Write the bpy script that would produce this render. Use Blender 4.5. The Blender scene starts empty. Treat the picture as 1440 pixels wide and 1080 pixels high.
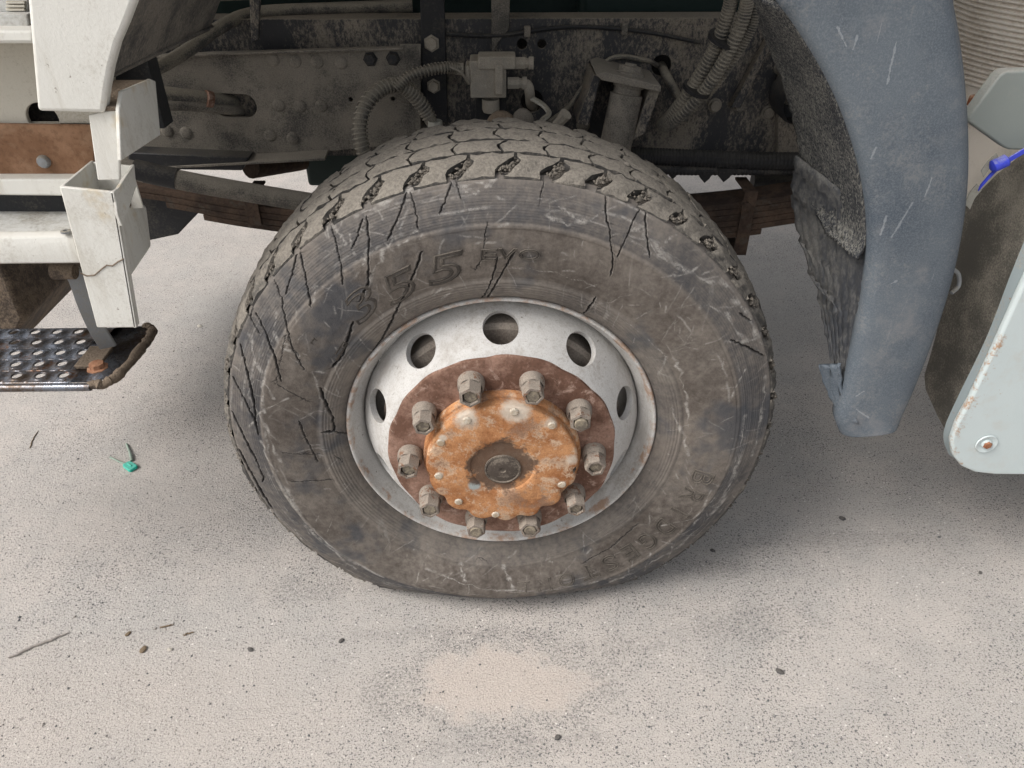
import bpy, bmesh, math, random
import numpy as np
from mathutils import Vector, Matrix
R = math.radians
random.seed(7); rng = np.random.default_rng(7)
scene = bpy.context.scene
col = scene.collection

# ------------------------------------------------------------------ camera, sky, sun, exposure
EYE = np.array([-.004, -1.10, 1.345]); PITCH = R(35.2); YAW = R(1.2); FPX = 1050.
cd = bpy.data.cameras.new('camera'); cam = bpy.data.objects.new('camera', cd); col.objects.link(cam)
cam.location = EYE; cam.rotation_euler = (R(90) - PITCH, 0, -YAW)
cd.sensor_width = 36; cd.lens = 36 * FPX / 1440; cd.clip_start = .02; cd.clip_end = 500
scene.camera = cam
SUN_EL, SUN_AZ = R(46), R(-112)           # azimuth measured from +Y towards +X: from the left
w = bpy.data.worlds.new('World'); scene.world = w; w.use_nodes = True
wn = w.node_tree.nodes; sky = wn.new('ShaderNodeTexSky'); sky.sky_type = 'NISHITA'; sky.sun_disc = False
sky.sun_elevation = SUN_EL; sky.sun_rotation = SUN_AZ; sky.air_density = 1.0; sky.dust_density = 4.0; sky.ozone_density = 1.0
bg = wn['Background']; bg.inputs[1].default_value = .125
hs = wn.new('ShaderNodeHueSaturation'); hs.inputs['Saturation'].default_value = .22      # thin overcast: a whiter sky all round
w.node_tree.links.new(sky.outputs[0], hs.inputs['Color']); w.node_tree.links.new(hs.outputs[0], bg.inputs[0])
sd = bpy.data.lights.new('sun', 'SUN'); sd.energy = 1.5; sd.angle = R(30); sd.color = (1, .955, .90)
sun = bpy.data.objects.new('sun', sd); col.objects.link(sun)
dvec = Vector((math.sin(SUN_AZ) * math.cos(SUN_EL), math.cos(SUN_AZ) * math.cos(SUN_EL), math.sin(SUN_EL)))
sun.rotation_euler = dvec.to_track_quat('Z', 'Y').to_euler(); sun.location = (-3, -3, 6)
vs = scene.view_settings; vs.view_transform = 'Standard'; vs.look = 'None'; vs.exposure = .62; vs.gamma = 1; vs.use_curve_mapping = False

scene.cycles.diffuse_bounces = 3; scene.cycles.max_bounces = 6
# a point of the place, from where the photograph shows it and one known coordinate
FW = np.array([math.sin(YAW) * math.cos(PITCH), math.cos(YAW) * math.cos(PITCH), -math.sin(PITCH)])
RT = np.cross(FW, [0, 0, 1.]); RT /= np.linalg.norm(RT); UP = np.cross(RT, FW)
def P(px, py, y=None, z=None, x=None):
    d = FW + RT * (px - 720) / FPX - UP * (py - 540) / FPX
    i, v = (1, y) if y is not None else (2, z) if z is not None else (0, x)
    return EYE + d * ((v - EYE[i]) / d[i])
def XZ(pts, y): return [(P(a, b, y=y)[0], P(a, b, y=y)[2]) for a, b in pts]

# ------------------------------------------------------------------ materials
class G:
    def __init__(s, name):
        s.m = bpy.data.materials.new(name); s.m.use_nodes = True; s.nt = s.m.node_tree
        s.b = s.nt.nodes['Principled BSDF']; s.geo = s.nt.nodes.new('ShaderNodeNewGeometry')
    def set(s, inp, v):
        if isinstance(v, bpy.types.NodeSocket): s.nt.links.new(v, inp)
        elif isinstance(v, (tuple, list)): inp.default_value = (*v, 1) if len(inp.default_value) == 4 and len(v) == 3 else v
        else:
            try: inp.default_value = v
            except TypeError: inp.default_value = (v,) * len(inp.default_value)
    def pos(s, sc=(1, 1, 1), rot=(0, 0, 0)):
        if sc == (1, 1, 1) and rot == (0, 0, 0): return s.geo.outputs['Position']
        n = s.nt.nodes.new('ShaderNodeMapping'); s.nt.links.new(s.geo.outputs['Position'], n.inputs[0])
        n.inputs['Rotation'].default_value = rot; n.inputs['Scale'].default_value = sc; return n.outputs[0]
    def noise(s, scale, det=4, ro=.6, vec=None, dist=0):
        key = (scale, det, ro, id(vec) if vec is None else vec.node.name, dist)
        if not hasattr(s, 'cache'): s.cache = {}
        if key in s.cache: return s.cache[key]
        n = s.nt.nodes.new('ShaderNodeTexNoise'); s.nt.links.new(vec or s.pos(), n.inputs['Vector'])
        n.inputs['Scale'].default_value = scale; n.inputs['Detail'].default_value = det; n.inputs['Roughness'].default_value = ro; n.inputs['Distortion'].default_value = dist
        s.cache[key] = n.outputs['Fac']; return n.outputs['Fac']
    def vor(s, scale, out='Distance', vec=None, feature='F1'):
        if not hasattr(s, 'vc'): s.vc = {}
        k = (scale, vec.node.name if vec else '', feature)
        if k in s.vc: return s.vc[k].outputs[out]
        n = s.nt.nodes.new('ShaderNodeTexVoronoi'); n.feature = feature; s.nt.links.new(vec or s.pos(), n.inputs['Vector']); n.inputs['Scale'].default_value = scale; s.vc[k] = n
        return n.outputs[out]
    def ramp(s, fac, lo, hi, a=0., b=1.):
        n = s.nt.nodes.new('ShaderNodeMapRange'); s.set(n.inputs[0], fac); n.inputs[1].default_value = lo; n.inputs[2].default_value = hi; n.inputs[3].default_value = a; n.inputs[4].default_value = b
        n.interpolation_type = 'SMOOTHSTEP' if (a, b) in ((0., 1.), (1., 0.)) else 'LINEAR'; return n.outputs[0]
    def mix(s, f, a, b):
        n = s.nt.nodes.new('ShaderNodeMix'); n.data_type = 'RGBA'; s.set(n.inputs[0], f); s.set(n.inputs[6], a); s.set(n.inputs[7], b); return n.outputs[2]
    def math(s, op, a, b=0.):
        n = s.nt.nodes.new('ShaderNodeMath'); n.operation = op; s.set(n.inputs[0], a); s.set(n.inputs[1], b); return n.outputs[0]
    def attr(s, name):
        n = s.nt.nodes.new('ShaderNodeAttribute'); n.attribute_name = name; return n.outputs['Fac']
    def sep(s, vec, i):
        n = s.nt.nodes.new('ShaderNodeSeparateXYZ'); s.nt.links.new(vec, n.inputs[0]); return n.outputs[i]
    def nz(s): return s.sep(s.geo.outputs['Normal'], 2)
    def spot(s, c, r, soft=.5):                     # a stain round a point, with a ragged rim
        n = s.nt.nodes.new('ShaderNodeVectorMath'); n.operation = 'DISTANCE'; s.nt.links.new(s.pos(), n.inputs[0]); n.inputs[1].default_value = c
        d = s.math('ADD', n.outputs['Value'], s.ramp(s.noise(40, 4, .7), .3, .7, -.3 * r, .3 * r + 1e-6))
        return s.ramp(d, r * (1 - soft), r * (1 + soft), 1., 0.)
    def line(s, a, b, wd, rag=.5):                  # a scratch between two points of an upright sheet, ragged in width
        a = np.array(a) * (1, 0, 1); b = np.array(b) * (1, 0, 1); ab = b - a
        def vm(op, p, q=None):
            n = s.nt.nodes.new('ShaderNodeVectorMath'); n.operation = op
            for k, v in ((0, p), (1, q)):
                if v is None: continue
                if isinstance(v, bpy.types.NodeSocket): s.nt.links.new(v, n.inputs[k])
                else: n.inputs[k].default_value = tuple(v)
            return n
        p = vm('SUBTRACT', s.pos((1, 0, 1)), a).outputs[0]
        t = s.math('MINIMUM', s.math('MAXIMUM', s.math('DIVIDE', vm('DOT_PRODUCT', p, ab).outputs['Value'], float(ab @ ab)), 0.), 1.)
        n = vm('SCALE', tuple(ab)); s.nt.links.new(t, n.inputs['Scale'])
        d = vm('LENGTH', vm('SUBTRACT', p, n.outputs[0]).outputs[0]).outputs['Value']
        d = s.math('ADD', d, s.ramp(s.noise(130, 4, .75), .3, .7, -rag * wd, rag * wd + 1e-7))
        return s.ramp(d, wd * .6, wd * 1.2, 1., 0.)
    def done(s, colr, rough=.8, metal=0., bump=None, dist=.002, strength=1., spec=.3):
        s.set(s.b.inputs['Base Color'], colr); s.set(s.b.inputs['Roughness'], rough); s.set(s.b.inputs['Metallic'], metal); s.b.inputs['Specular IOR Level'].default_value = spec
        if bump is not None:
            n = s.nt.nodes.new('ShaderNodeBump'); n.inputs['Distance'].default_value = dist; n.inputs['Strength'].default_value = strength
            s.nt.links.new(bump, n.inputs['Height']); s.nt.links.new(n.outputs[0], s.b.inputs['Normal'])
        return s.m

def dirty(name, base, dust, lo=.42, hi=.62, scale=9, rough=.75, metal=0., up=.25, fine=120, bump=.002, stretch=(1, 1, 1), rot=(0, 0, 0), rust=None, rust_lo=.62, spec=.3):
    """painted or bare surface partly covered with dust, optionally rust spots"""
    g = G(name); v = g.pos(stretch, rot)
    big = g.noise(scale, 4, .65, v); small = g.noise(fine * 1.7, 3, .8, v)
    f = g.math('ADD', g.math('ADD', g.math('MULTIPLY', big, .58), g.math('MULTIPLY', small, .42)), g.math('MULTIPLY', g.ramp(g.nz(), 0, 1, 0., 1.), up))
    f = g.ramp(f, lo, hi)
    c = g.mix(g.noise(3.1, 3), tuple(k * .82 for k in base), tuple(min(1, k * 1.15) for k in base))
    d = g.mix(g.noise(scale * 2.3, 4), tuple(k * .75 for k in dust), tuple(min(1, k * 1.18) for k in dust))
    d = g.mix(g.math('MULTIPLY', g.ramp(g.noise(fine * 2.6, 2, .7), .42, .62), .45), d, tuple(k * .45 for k in dust))
    c = g.mix(f, c, d)
    if rust:
        rf = g.ramp(g.math('ADD', g.math('MULTIPLY', g.noise(scale * 1.7, 6, .7), .75), g.math('MULTIPLY', g.noise(fine * 1.3, 3), .25)), rust_lo, rust_lo + .08)
        c = g.mix(rf, c, g.mix(g.noise(70, 4), tuple(k * .6 for k in rust), rust))
    return g.done(c, g.ramp(f, 0, 1, rough * .75, min(1, rough * 1.15)), metal, g.math('ADD', small, g.math('MULTIPLY', big, .6)), bump, .6, spec)

def m_asphalt():
    g = G('dusty_asphalt'); flat = g.pos((1, 1, 0))
    big = g.noise(1.1, 5, .6, flat); mid = g.noise(7, 5, .65, flat); fine = g.noise(330, 3, .75, flat)
    dust = g.mix(g.noise(2.3, 4, .6, flat), (.505, .466, .432), (.59, .54, .496))
    stone = g.mix(g.noise(1.7, 3, .5, flat), (.475, .462, .44), (.45, .415, .385))
    c = g.mix(g.ramp(g.math('ADD', g.math('MULTIPLY', big, .55), g.math('MULTIPLY', mid, .45)), .38, .64), stone, dust)
    c = g.mix(g.math('MULTIPLY', g.ramp(fine, .60, .36), .5), c, g.mix(.5, c, (.12, .11, .105)))
    # stones that show through the dust: ragged specks, fewer where the dust lies thick
    bare = g.math('ADD', g.math('MULTIPLY', g.noise(2.6, 4, .62, flat), .6), g.math('MULTIPLY', g.noise(23, 4, .6, flat), .4))
    kb = g.ramp(bare, .36, .64, -.035, .035)
    for sc, thr, dk, am in ((230, .605, (.085, .085, .09), .85), (125, .645, (.11, .11, .115), .75), (430, .60, (.13, .12, .115), .6)):
        n_ = g.math('ADD', g.noise(sc, 2, .55, flat), kb)
        c = g.mix(g.math('MULTIPLY', g.ramp(n_, thr, thr + .035), am), c, dk)
    c = g.mix(g.math('MULTIPLY', g.ramp(g.noise(265, 2, .5, flat), .33, .29), .45), c, (.62, .60, .57))
    cellw = g.sep(g.vor(170, 'Color', flat), 1)
    c = g.mix(g.math('MULTIPLY', g.ramp(cellw, .98, .985), g.ramp(g.vor(170, 'Distance', flat), .25, .4, .8, 0.)), c, (.75, .72, .68))
    # the pale sandy patch in front of the wheel and the oil-dark streak beside it
    def blot(cx, cy, rx, ry, k=.6):
        n = g.nt.nodes.new('ShaderNodeMapping'); g.nt.links.new(g.geo.outputs['Position'], n.inputs[0])
        n.inputs['Location'].default_value = (-cx / rx, -cy / ry, 0); n.inputs['Scale'].default_value = (1 / rx, 1 / ry, 0)
        l = g.nt.nodes.new('ShaderNodeVectorMath'); l.operation = 'LENGTH'; g.nt.links.new(n.outputs[0], l.inputs[0])
        d = g.math('ADD', l.outputs['Value'], g.ramp(g.noise(14, 5, .65, flat), .2, .8, -k, k))
        return d
    p = P(705, 960, z=0); d = blot(p[0], p[1], .19, .085, .6)
    sand = g.mix(g.ramp(g.noise(330, 3, .75, flat), .36, .62), (.44, .38, .335), (.60, .53, .475))
    c = g.mix(g.math('MULTIPLY', g.ramp(d, .55, 1.15, 1., 0.), .74), c, sand)
    p = P(120, 1000, z=0); c = g.mix(g.math('MULTIPLY', g.ramp(blot(p[0], p[1], .5, .16, .5), .3, 1.4, 1., 0.), .35), c, sand)
    c = g.mix(g.math('MULTIPLY', g.ramp(g.noise(300, 2, .55, flat), .635, .67), .55), c, (.16, .145, .13))
    rimf = g.math('MULTIPLY', g.math('MULTIPLY', g.ramp(d, .85, 1.05), g.ramp(d, 1.15, 1.5, 1., 0.)), g.ramp(g.noise(170, 3, .7, flat), .47, .6)); c = g.mix(g.math('MULTIPLY', rimf, .55), c, (.13, .13, .125))
    for px, py, rx, ry, a in ((1040, 880, .19, .055, .3), (880, 905, .1, .03, .25), (1180, 760, .3, .03, .22), (1010, 800, .1, .03, .35), (420, 830, .14, .04, .3), (700, 1050, .22, .03, .3), (600, 890, .25, .02, .25)):
        p = P(px, py, z=0)
        f = g.math('MULTIPLY', g.math('MULTIPLY', g.ramp(blot(p[0], p[1], rx, ry, .6), .4, 1.25, 1., 0.), g.ramp(g.noise(140, 3, .7, flat), .4, .6)), a)
        c = g.mix(f, c, (.12, .115, .11))
    h = g.math('ADD', fine, g.math('MULTIPLY', g.noise(210, 2, .55, flat), .8))
    return g.done(c, .93, 0, g.math('ADD', h, g.math('MULTIPLY', mid, 2.)), .0024, .8, .2)

def m_tyre():
    g = G('worn_rubber'); v = g.pos()
    base = g.mix(g.attr('tint'), g.mix(g.noise(5, 4), (.046, .037, .031), (.080, .064, .053)), g.mix(g.noise(5, 4), (.048, .050, .056), (.082, .084, .09)))
    dustc = g.mix(g.noise(11, 4), (.155, .130, .110), (.25, .225, .198))
    f = g.math('ADD', g.math('MULTIPLY', g.noise(6, 5, .65), .6), g.math('MULTIPLY', g.noise(95, 4, .7), .4))
    band = g.attr('band')                 # how dusty each ring of the sidewall is
    c = g.mix(g.ramp(g.math('ADD', f, g.math('MULTIPLY', band, .42)), .47, .90), base, dustc)
    c = g.mix(g.math('MULTIPLY', g.ramp(g.noise(5.5, 4, .6), .53, .64), .7), c, (.045, .051, .062))
    scr = g.ramp(g.noise(34, 5, .75, g.pos((1, 1, .12), (0, R(32), 0))), .60, .72)
    scr2 = g.ramp(g.noise(46, 5, .75, g.pos((.12, 1, 1), (0, R(20), 0))), .62, .74)
    c = g.mix(g.math('MULTIPLY', g.math('MAXIMUM', scr, scr2), g.math('MULTIPLY', g.ramp(g.noise(7, 3), .42, .62), .38)), c, (.36, .34, .31))
    c = g.mix(g.math('MULTIPLY', g.attr('scuff'), g.ramp(g.noise(110, 4, .8), .34, .6)), c, (.42, .40, .37))
    c = g.mix(g.math('MULTIPLY', g.attr('crack'), g.ramp(g.noise(150, 3, .7), .25, .5, .6, 1.)), c, (.02, .019, .019))
    return g.done(c, .85, 0, g.math('ADD', g.noise(260, 4, .7), g.math('MULTIPLY', g.noise(40, 4), .8)), .0012, .7, .25)

def m_rim():
    g = G('chipped_white_rim_paint'); v = g.pos()
    c = g.mix(g.noise(13, 5), (.45, .44, .425), (.59, .58, .56))
    dirt = g.ramp(g.math('ADD', g.math('MULTIPLY', g.noise(8, 5, .65), .55), g.math('MULTIPLY', g.noise(150, 3, .7), .45)), .48, .66)
    c = g.mix(g.math('MULTIPLY', dirt, .72), c, (.34, .31, .275))
    c = g.mix(g.math('MULTIPLY', g.ramp(g.noise(420, 2, .8), .52, .66), .35), c, (.22, .19, .165))
    chips = g.ramp(g.noise(62, 5, .8), .635, .68)
    c = g.mix(g.math('MULTIPLY', chips, .8), c, (.13, .10, .085))
    smear = g.ramp(g.noise(17, 4, .75, g.pos((1, 1, .3))), .52, .68); c = g.mix(g.math('MULTIPLY', smear, .45), c, (.30, .265, .23))
    rust = g.ramp(g.math('ADD', g.math('MULTIPLY', g.noise(21, 5, .7), .8), g.math('MULTIPLY', g.attr('edge'), .20)), .56, .70)
    c = g.mix(g.math('MULTIPLY', rust, .75), c, (.33, .19, .11))
    return g.done(c, .82, 0, g.math('ADD', g.noise(180, 4, .7), g.noise(40, 4, .7)), .0012, .6, .2)

def m_rust(name, cols, rough=.9, bump=.0015, lo=.38, hi=.62, sc=14):
    g = G(name); a, b, d = cols
    c = g.mix(g.ramp(g.noise(sc, 6, .68), lo, hi), a, b)
    c = g.mix(g.ramp(g.noise(sc * 2.6, 6, .72, None, .6), .53, .66), c, d)
    c = g.mix(g.math('MULTIPLY', g.ramp(g.noise(sc * 14, 3, .7), .45, .7), .4), c, tuple(k * .5 for k in a))
    return g.done(c, rough, 0, g.math('ADD', g.noise(sc * 9, 5, .75), g.noise(sc * 1.6, 4)), bump, .7, .2)

HUBY = -.098; AX = .453
def m_hub():
    g = G('orange_rust_hub')
    c = g.mix(g.ramp(g.noise(17, 5, .72), .34, .66), (.30, .12, .047), (.52, .265, .125))
    c = g.mix(g.math('MULTIPLY', g.ramp(g.noise(36, 5, .78), .48, .62), .85), c, (.60, .45, .32))
    c = g.mix(g.math('MULTIPLY', g.ramp(g.noise(9, 5, .75), .52, .66), .75), c, (.17, .075, .04))
    c = g.mix(g.math('MULTIPLY', g.ramp(g.noise(330, 3, .8), .45, .65), .35), c, (.13, .055, .03))
    for px, py, r, a in ((655, 590, .020, .8), (726, 578, .026, .8), (776, 597, .012, .7), (622, 618, .008, .8), (805, 648, .012, .7), (618, 668, .007, .7), (790, 682, .008, .7)):
        q = P(px, py, y=HUBY); c = g.mix(g.math('MULTIPLY', g.spot(q, r, .35), a), c, g.mix(g.noise(120, 3), (.46, .40, .33), (.62, .57, .49)))
    q = P(668, 684, y=HUBY); c = g.mix(g.spot(q, .011, .3), c, (.33, .36, .35))
    q = P(704, 656, y=HUBY + .003); c = g.mix(g.math('MULTIPLY', g.spot(q, .058, .12), .93), c, g.mix(g.noise(60, 5), (.075, .048, .035), (.15, .10, .072)))
    return g.done(c, .92, 0, g.math('ADD', g.noise(150, 5, .75), g.math('MULTIPLY', g.noise(30, 4), 1.5)), .0016, .8, .15)

def m_liner(name, dust, cut):
    g = G(name); f = g.noise(360, 3, .8, g.pos((1, .8, .38))); big = g.noise(9, 3)
    k = g.ramp(g.math('ADD', g.math('MULTIPLY', f, .76), g.math('MULTIPLY', big, .24)), cut - .03, cut + .12)
    c = g.mix(k, (.026, .028, .033), dust)
    return g.done(c, .9, 0, f, .0014, .7, .2)

def m_mudguard():
    g = G('faded_blue_grey_plastic')
    c = g.mix(g.ramp(g.noise(5, 4, .6, g.pos((1, 1, .5))), .35, .65), (.056, .073, .094), (.10, .12, .14))
    c = g.mix(g.math('MULTIPLY', g.ramp(g.noise(420, 3, .8), .40, .70), .32), c, (.26, .275, .295))
    scr = g.ramp(g.noise(14, 4, .8, g.pos((7, 1, .4), (0, R(-24), 0))), .64, .72)
    c = g.mix(g.math('MULTIPLY', scr, .35), c, (.36, .37, .39))
    scr = g.ramp(g.noise(22, 4, .8, g.pos((5, 1, .3), (0, R(18), 0))), .65, .74); c = g.mix(g.math('MULTIPLY', scr, .3), c, (.075, .085, .095))
    grime = g.ramp(g.math('ADD', g.math('MULTIPLY', g.noise(11, 5, .7), .6), g.math('MULTIPLY', g.noise(170, 3, .8), .4)), .50, .64); c = g.mix(g.math('MULTIPLY', grime, .5), c, (.21, .212, .212))
    c = g.mix(g.math('MULTIPLY', g.ramp(g.noise(8, 4, .7), .54, .74), .5), c, (.23, .225, .225))
    for a, b in (((1262, 60), (1248, 118)), ((1207, 52), (1201, 70)), ((1282, 285), (1254, 335)), ((1232, 208), (1226, 224)), ((1247, 305), (1240, 332)), ((1206, 560), (1216, 553)), ((1206, 578), (1222, 588)), ((1255, 400), (1262, 396)), ((1310, 250), (1300, 275)), ((1180, 40), (1192, 66))):
        c = g.mix(g.math('MULTIPLY', g.line(P(*a, y=-.010), P(*b, y=-.010), .0015, 1.), .32), c, (.42, .44, .46))
    return g.done(c, .62, 0, g.math('ADD', g.noise(300, 3, .7), g.noise(18, 3)), .0006, .6, .35)

MT = dict(
 asphalt=m_asphalt(), tyre=m_tyre(), rim=m_rim(), hub=m_hub(), guard=m_mudguard(),
 tread=dirty('dusty_tread_rubber', (.055, .052, .049), (.25, .225, .192), .44, .70, 17, .92, up=.22, fine=75, bump=.006),
 mud=dirty('caked_mud', (.085, .075, .062), (.22, .195, .165), .36, .62, 30, .95, up=.12, fine=210, bump=.006),
 ring=m_rust('brown_rusty_flange', ((.135, .072, .05), (.30, .185, .14), (.36, .25, .20))),
 nut=dirty('dusty_nut_steel', (.15, .12, .10), (.32, .275, .23), .40, .62, 30, .85, up=.2, fine=200, bump=.002, rust=(.24, .13, .08), rust_lo=.54),
 nutend=dirty('thread_end', (.12, .10, .08), (.30, .255, .19), .4, .6, 60, .8, bump=.0006),
 white=dirty('dirty_cream_paint', (.71, .695, .64), (.47, .43, .355), .52, .80, 9, .5, up=.04, fine=110, bump=.0009, rust=(.34, .22, .12), rust_lo=.675, spec=.45),
 sill=dirty('scuffed_grey_sill', (.52, .52, .50), (.36, .34, .30), .42, .68, 12, .6, up=.05, fine=90, bump=.001),
 recess=dirty('dusty_recess_panel', (.52, .49, .42), (.36, .32, .25), .46, .7, 8, .8, bump=.001),
 rustpan=m_rust('orange_brown_rust_sheet', ((.185, .10, .057), (.32, .19, .118), (.26, .16, .10)), .95, .0014, .36, .66, 9),
 frame=dirty('mud_spattered_black_frame', (.036, .037, .041), (.25, .22, .18), .465, .595, 7, .7, up=.12, fine=120, bump=.002, stretch=(1, 1, .55), rot=(0, R(35), 0)),
 plate=dirty('dust_coated_plate', (.065, .062, .057), (.27, .245, .208), .36, .56, 9, .88, up=.1, fine=200, bump=.002),
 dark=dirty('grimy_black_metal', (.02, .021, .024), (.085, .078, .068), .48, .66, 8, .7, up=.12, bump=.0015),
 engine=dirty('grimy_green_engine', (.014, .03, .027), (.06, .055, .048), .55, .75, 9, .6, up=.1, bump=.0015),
 valve=dirty('dust_caked_alloy', (.25, .235, .205), (.40, .36, .30), .34, .6, 26, .9, up=.15, fine=220, bump=.0018),
 hose=dirty('dusty_hose', (.055, .055, .055), (.27, .245, .20), .40, .62, 18, .85, up=.2, fine=200, bump=.0012),
 wire=dirty('bare_wire_wrap', (.18, .17, .15), (.33, .30, .25), .35, .6, 40, .5, metal=.4, bump=.0004),
 spring=m_rust('brown_spring_steel', ((.042, .031, .026), (.11, .075, .055), (.085, .07, .058)), .9, .0015, .35, .65, 10),
 liner=m_liner('dust_spattered_liner', (.165, .16, .145), .48),
 liner2=dirty('scraped_black_liner', (.04, .043, .05), (.16, .155, .145), .42, .64, 12, .85, up=0., fine=120, bump=.003, stretch=(1, .3, .25), rot=(R(25), 0, 0)),
 filt=dirty('cream_ribbed_housing', (.78, .72, .64), (.56, .48, .39), .48, .74, 10, .7, up=.1, bump=.0008, rust=(.2, .1, .06), rust_lo=.69),
 panel=dirty('dusty_grey_green_panel', (.235, .26, .245), (.33, .32, .29), .46, .8, 6, .6, bump=.0006),
 box=dirty('grimy_dark_box_side', (.13, .122, .105), (.40, .365, .305), .44, .62, 8, .9, up=.1, fine=150, bump=.0035),
 blue=dirty('pale_blue_paint', (.55, .63, .64), (.50, .50, .46), .60, .9, 5, .5, up=.03, bump=.0005, rust=(.4, .24, .14), rust_lo=.655, spec=.45),
 edge=dirty('grey_edge_strip', (.24, .28, .29), (.33, .31, .27), .5, .7, 12, .7, bump=.0008, rust=(.3, .16, .09), rust_lo=.58),
 chrome=dirty('worn_steel_step', (.22, .235, .27), (.13, .10, .08), .40, .60, 12, .34, metal=.8, up=0., fine=90, bump=.001, rust=(.2, .11, .07), rust_lo=.56),
 muck=dirty('caked_brown_muck', (.06, .045, .035), (.22, .17, .125), .40, .6, 26, .95, bump=.006),
 strap=dirty('grey_strap_steel', (.24, .25, .26), (.30, .28, .24), .45, .7, 15, .55, metal=.3, bump=.0008),
 bseal=dirty('blue_plastic', (.05, .07, .56), (.30, .30, .42), .6, .85, 20, .45, bump=.0004),
 gseal=dirty('turquoise_plastic', (.02, .50, .37), (.12, .50, .40), .5, .8, 40, .4, bump=.0004),
 gtail=dirty('faded_green_plastic', (.14, .34, .26), (.3, .36, .3), .4, .7, 60, .6, bump=.0004),
 grey_tag=dirty('pale_tape', (.42, .41, .36), (.3, .28, .23), .45, .7, 20, .7, bump=.0005),
 stone=dirty('dark_stone_chip', (.05, .05, .055), (.13, .12, .11), .5, .8, 60, .8, bump=.001),
 pale=dirty('pale_chip', (.66, .62, .55), (.5, .46, .4), .5, .8, 60, .8, bump=.001),
 wood=dirty('dry_grey_twig', (.27, .24, .21), (.36, .33, .30), .4, .7, 50, .9, bump=.001),
 leaf=dirty('dry_brown_scrap', (.10, .062, .038), (.2, .15, .1), .4, .7, 60, .8, bump=.001),
 copper=m_rust('rusty_clamp', ((.22, .08, .04), (.38, .2, .12), (.45, .35, .25))),
 drum=dirty('dusty_drum', (.16, .12, .095), (.36, .31, .26), .34, .6, 14, .9, bump=.0015),
 black=dirty('black_rubber', (.018, .018, .02), (.05, .048, .045), .5, .7, 20, .7, bump=.0008),
)
def m_gravel():
    g = G('loose_grit'); r = g.geo.outputs['Random Per Island']
    c = g.mix(g.ramp(r, .52, .56), (.13, .13, .13), g.mix(g.ramp(r, .9, .93), (.34, .31, .28), (.62, .59, .55)))
    return g.done(c, .9)
MT['letter'] = dirty('lettering_rubber', (.036, .031, .027), (.14, .122, .103), .44, .72, 14, .9, fine=150, bump=.001)  # darker than the sidewall: groove shade round the letters put into the colour
def m_blue():
    g = G('pale_blue_paint')
    c = g.mix(g.noise(5, 4), (.47, .535, .54), (.55, .61, .61)); c = g.mix(g.math('MULTIPLY', g.ramp(g.noise(18, 5, .72), .5, .72), .4), c, (.48, .47, .43))
    rf = 0.; eg = [P(a, b, y=-.003) for a, b in ((1404, 476), (1372, 548), (1346, 596), (1338, 622), (1341, 642), (1356, 660))]
    for a_, b_, w_ in zip(eg[:-1], eg[1:], (.010, .013, .011, .008, .006)): rf = g.math('MAXIMUM', rf, g.line(a_, b_, w_, 1.))
    rf = g.math('MULTIPLY', rf, g.ramp(g.noise(70, 5, .8), .47, .66)); c = g.mix(rf, c, g.mix(g.noise(70, 4), (.24, .12, .06), (.46, .31, .2)))
    c = g.mix(g.math('MULTIPLY', g.ramp(g.noise(75, 5, .8), .665, .70), .7), c, (.36, .24, .15))
    return g.done(c, .5, 0, g.noise(160, 3, .7), .0005, .5, .4)
def m_white():
    g = G('dirty_cream_paint')
    c = g.mix(g.noise(4, 3), (.62, .61, .565), (.72, .71, .665))
    stk = g.ramp(g.noise(26, 4, .75, g.pos((1, 1, .16))), .46, .72); c = g.mix(g.math('MULTIPLY', stk, .45), c, (.43, .395, .325))
    bl = g.ramp(g.math('ADD', g.math('MULTIPLY', g.noise(11, 5, .7), .6), g.math('MULTIPLY', g.noise(190, 3, .8), .4)), .50, .66); c = g.mix(g.math('MULTIPLY', bl, .5), c, (.42, .39, .335))
    c = g.mix(g.math('MULTIPLY', g.ramp(g.nz(), .4, .95), .5), c, (.40, .38, .34))
    c = g.mix(g.math('MULTIPLY', g.ramp(g.noise(8, 4, .7), .60, .72), .55), c, (.50, .38, .2))
    c = g.mix(g.math('MULTIPLY', g.ramp(g.noise(85, 5, .8), .66, .69), .8), c, (.15, .11, .08))
    scr = g.ramp(g.noise(30, 4, .8, g.pos((6, 1, .4), (0, R(60), 0))), .67, .72); c = g.mix(g.math('MULTIPLY', scr, .4), c, (.3, .28, .25))
    return g.done(c, .55, 0, g.math('ADD', g.noise(200, 3, .7), g.noise(22, 3)), .0009, .6, .4)
MT['white'] = m_white()
MT['blue'] = m_blue()
MT['plug'] = dirty('greasy_dust', (.07, .055, .045), (.22, .185, .15), .44, .64, 45, .85, fine=200, bump=.0015)
MT['arch'] = dirty('dusty_arch_plastic', (.05, .05, .05), (.20, .182, .158), .36, .58, 14, .92, up=0., fine=130, bump=.004, stretch=(1, 1, .25))
MT['letter_worn'] = dirty('worn_lettering_rubber', (.052, .045, .038), (.17, .148, .125), .40, .68, 14, .9, fine=150, bump=.001)
MT['grit'] = m_gravel()
MT['boltp'] = dirty('flaking_bolt_head', (.38, .29, .2), (.58, .52, .43), .42, .6, 60, .85, bump=.001)

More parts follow.
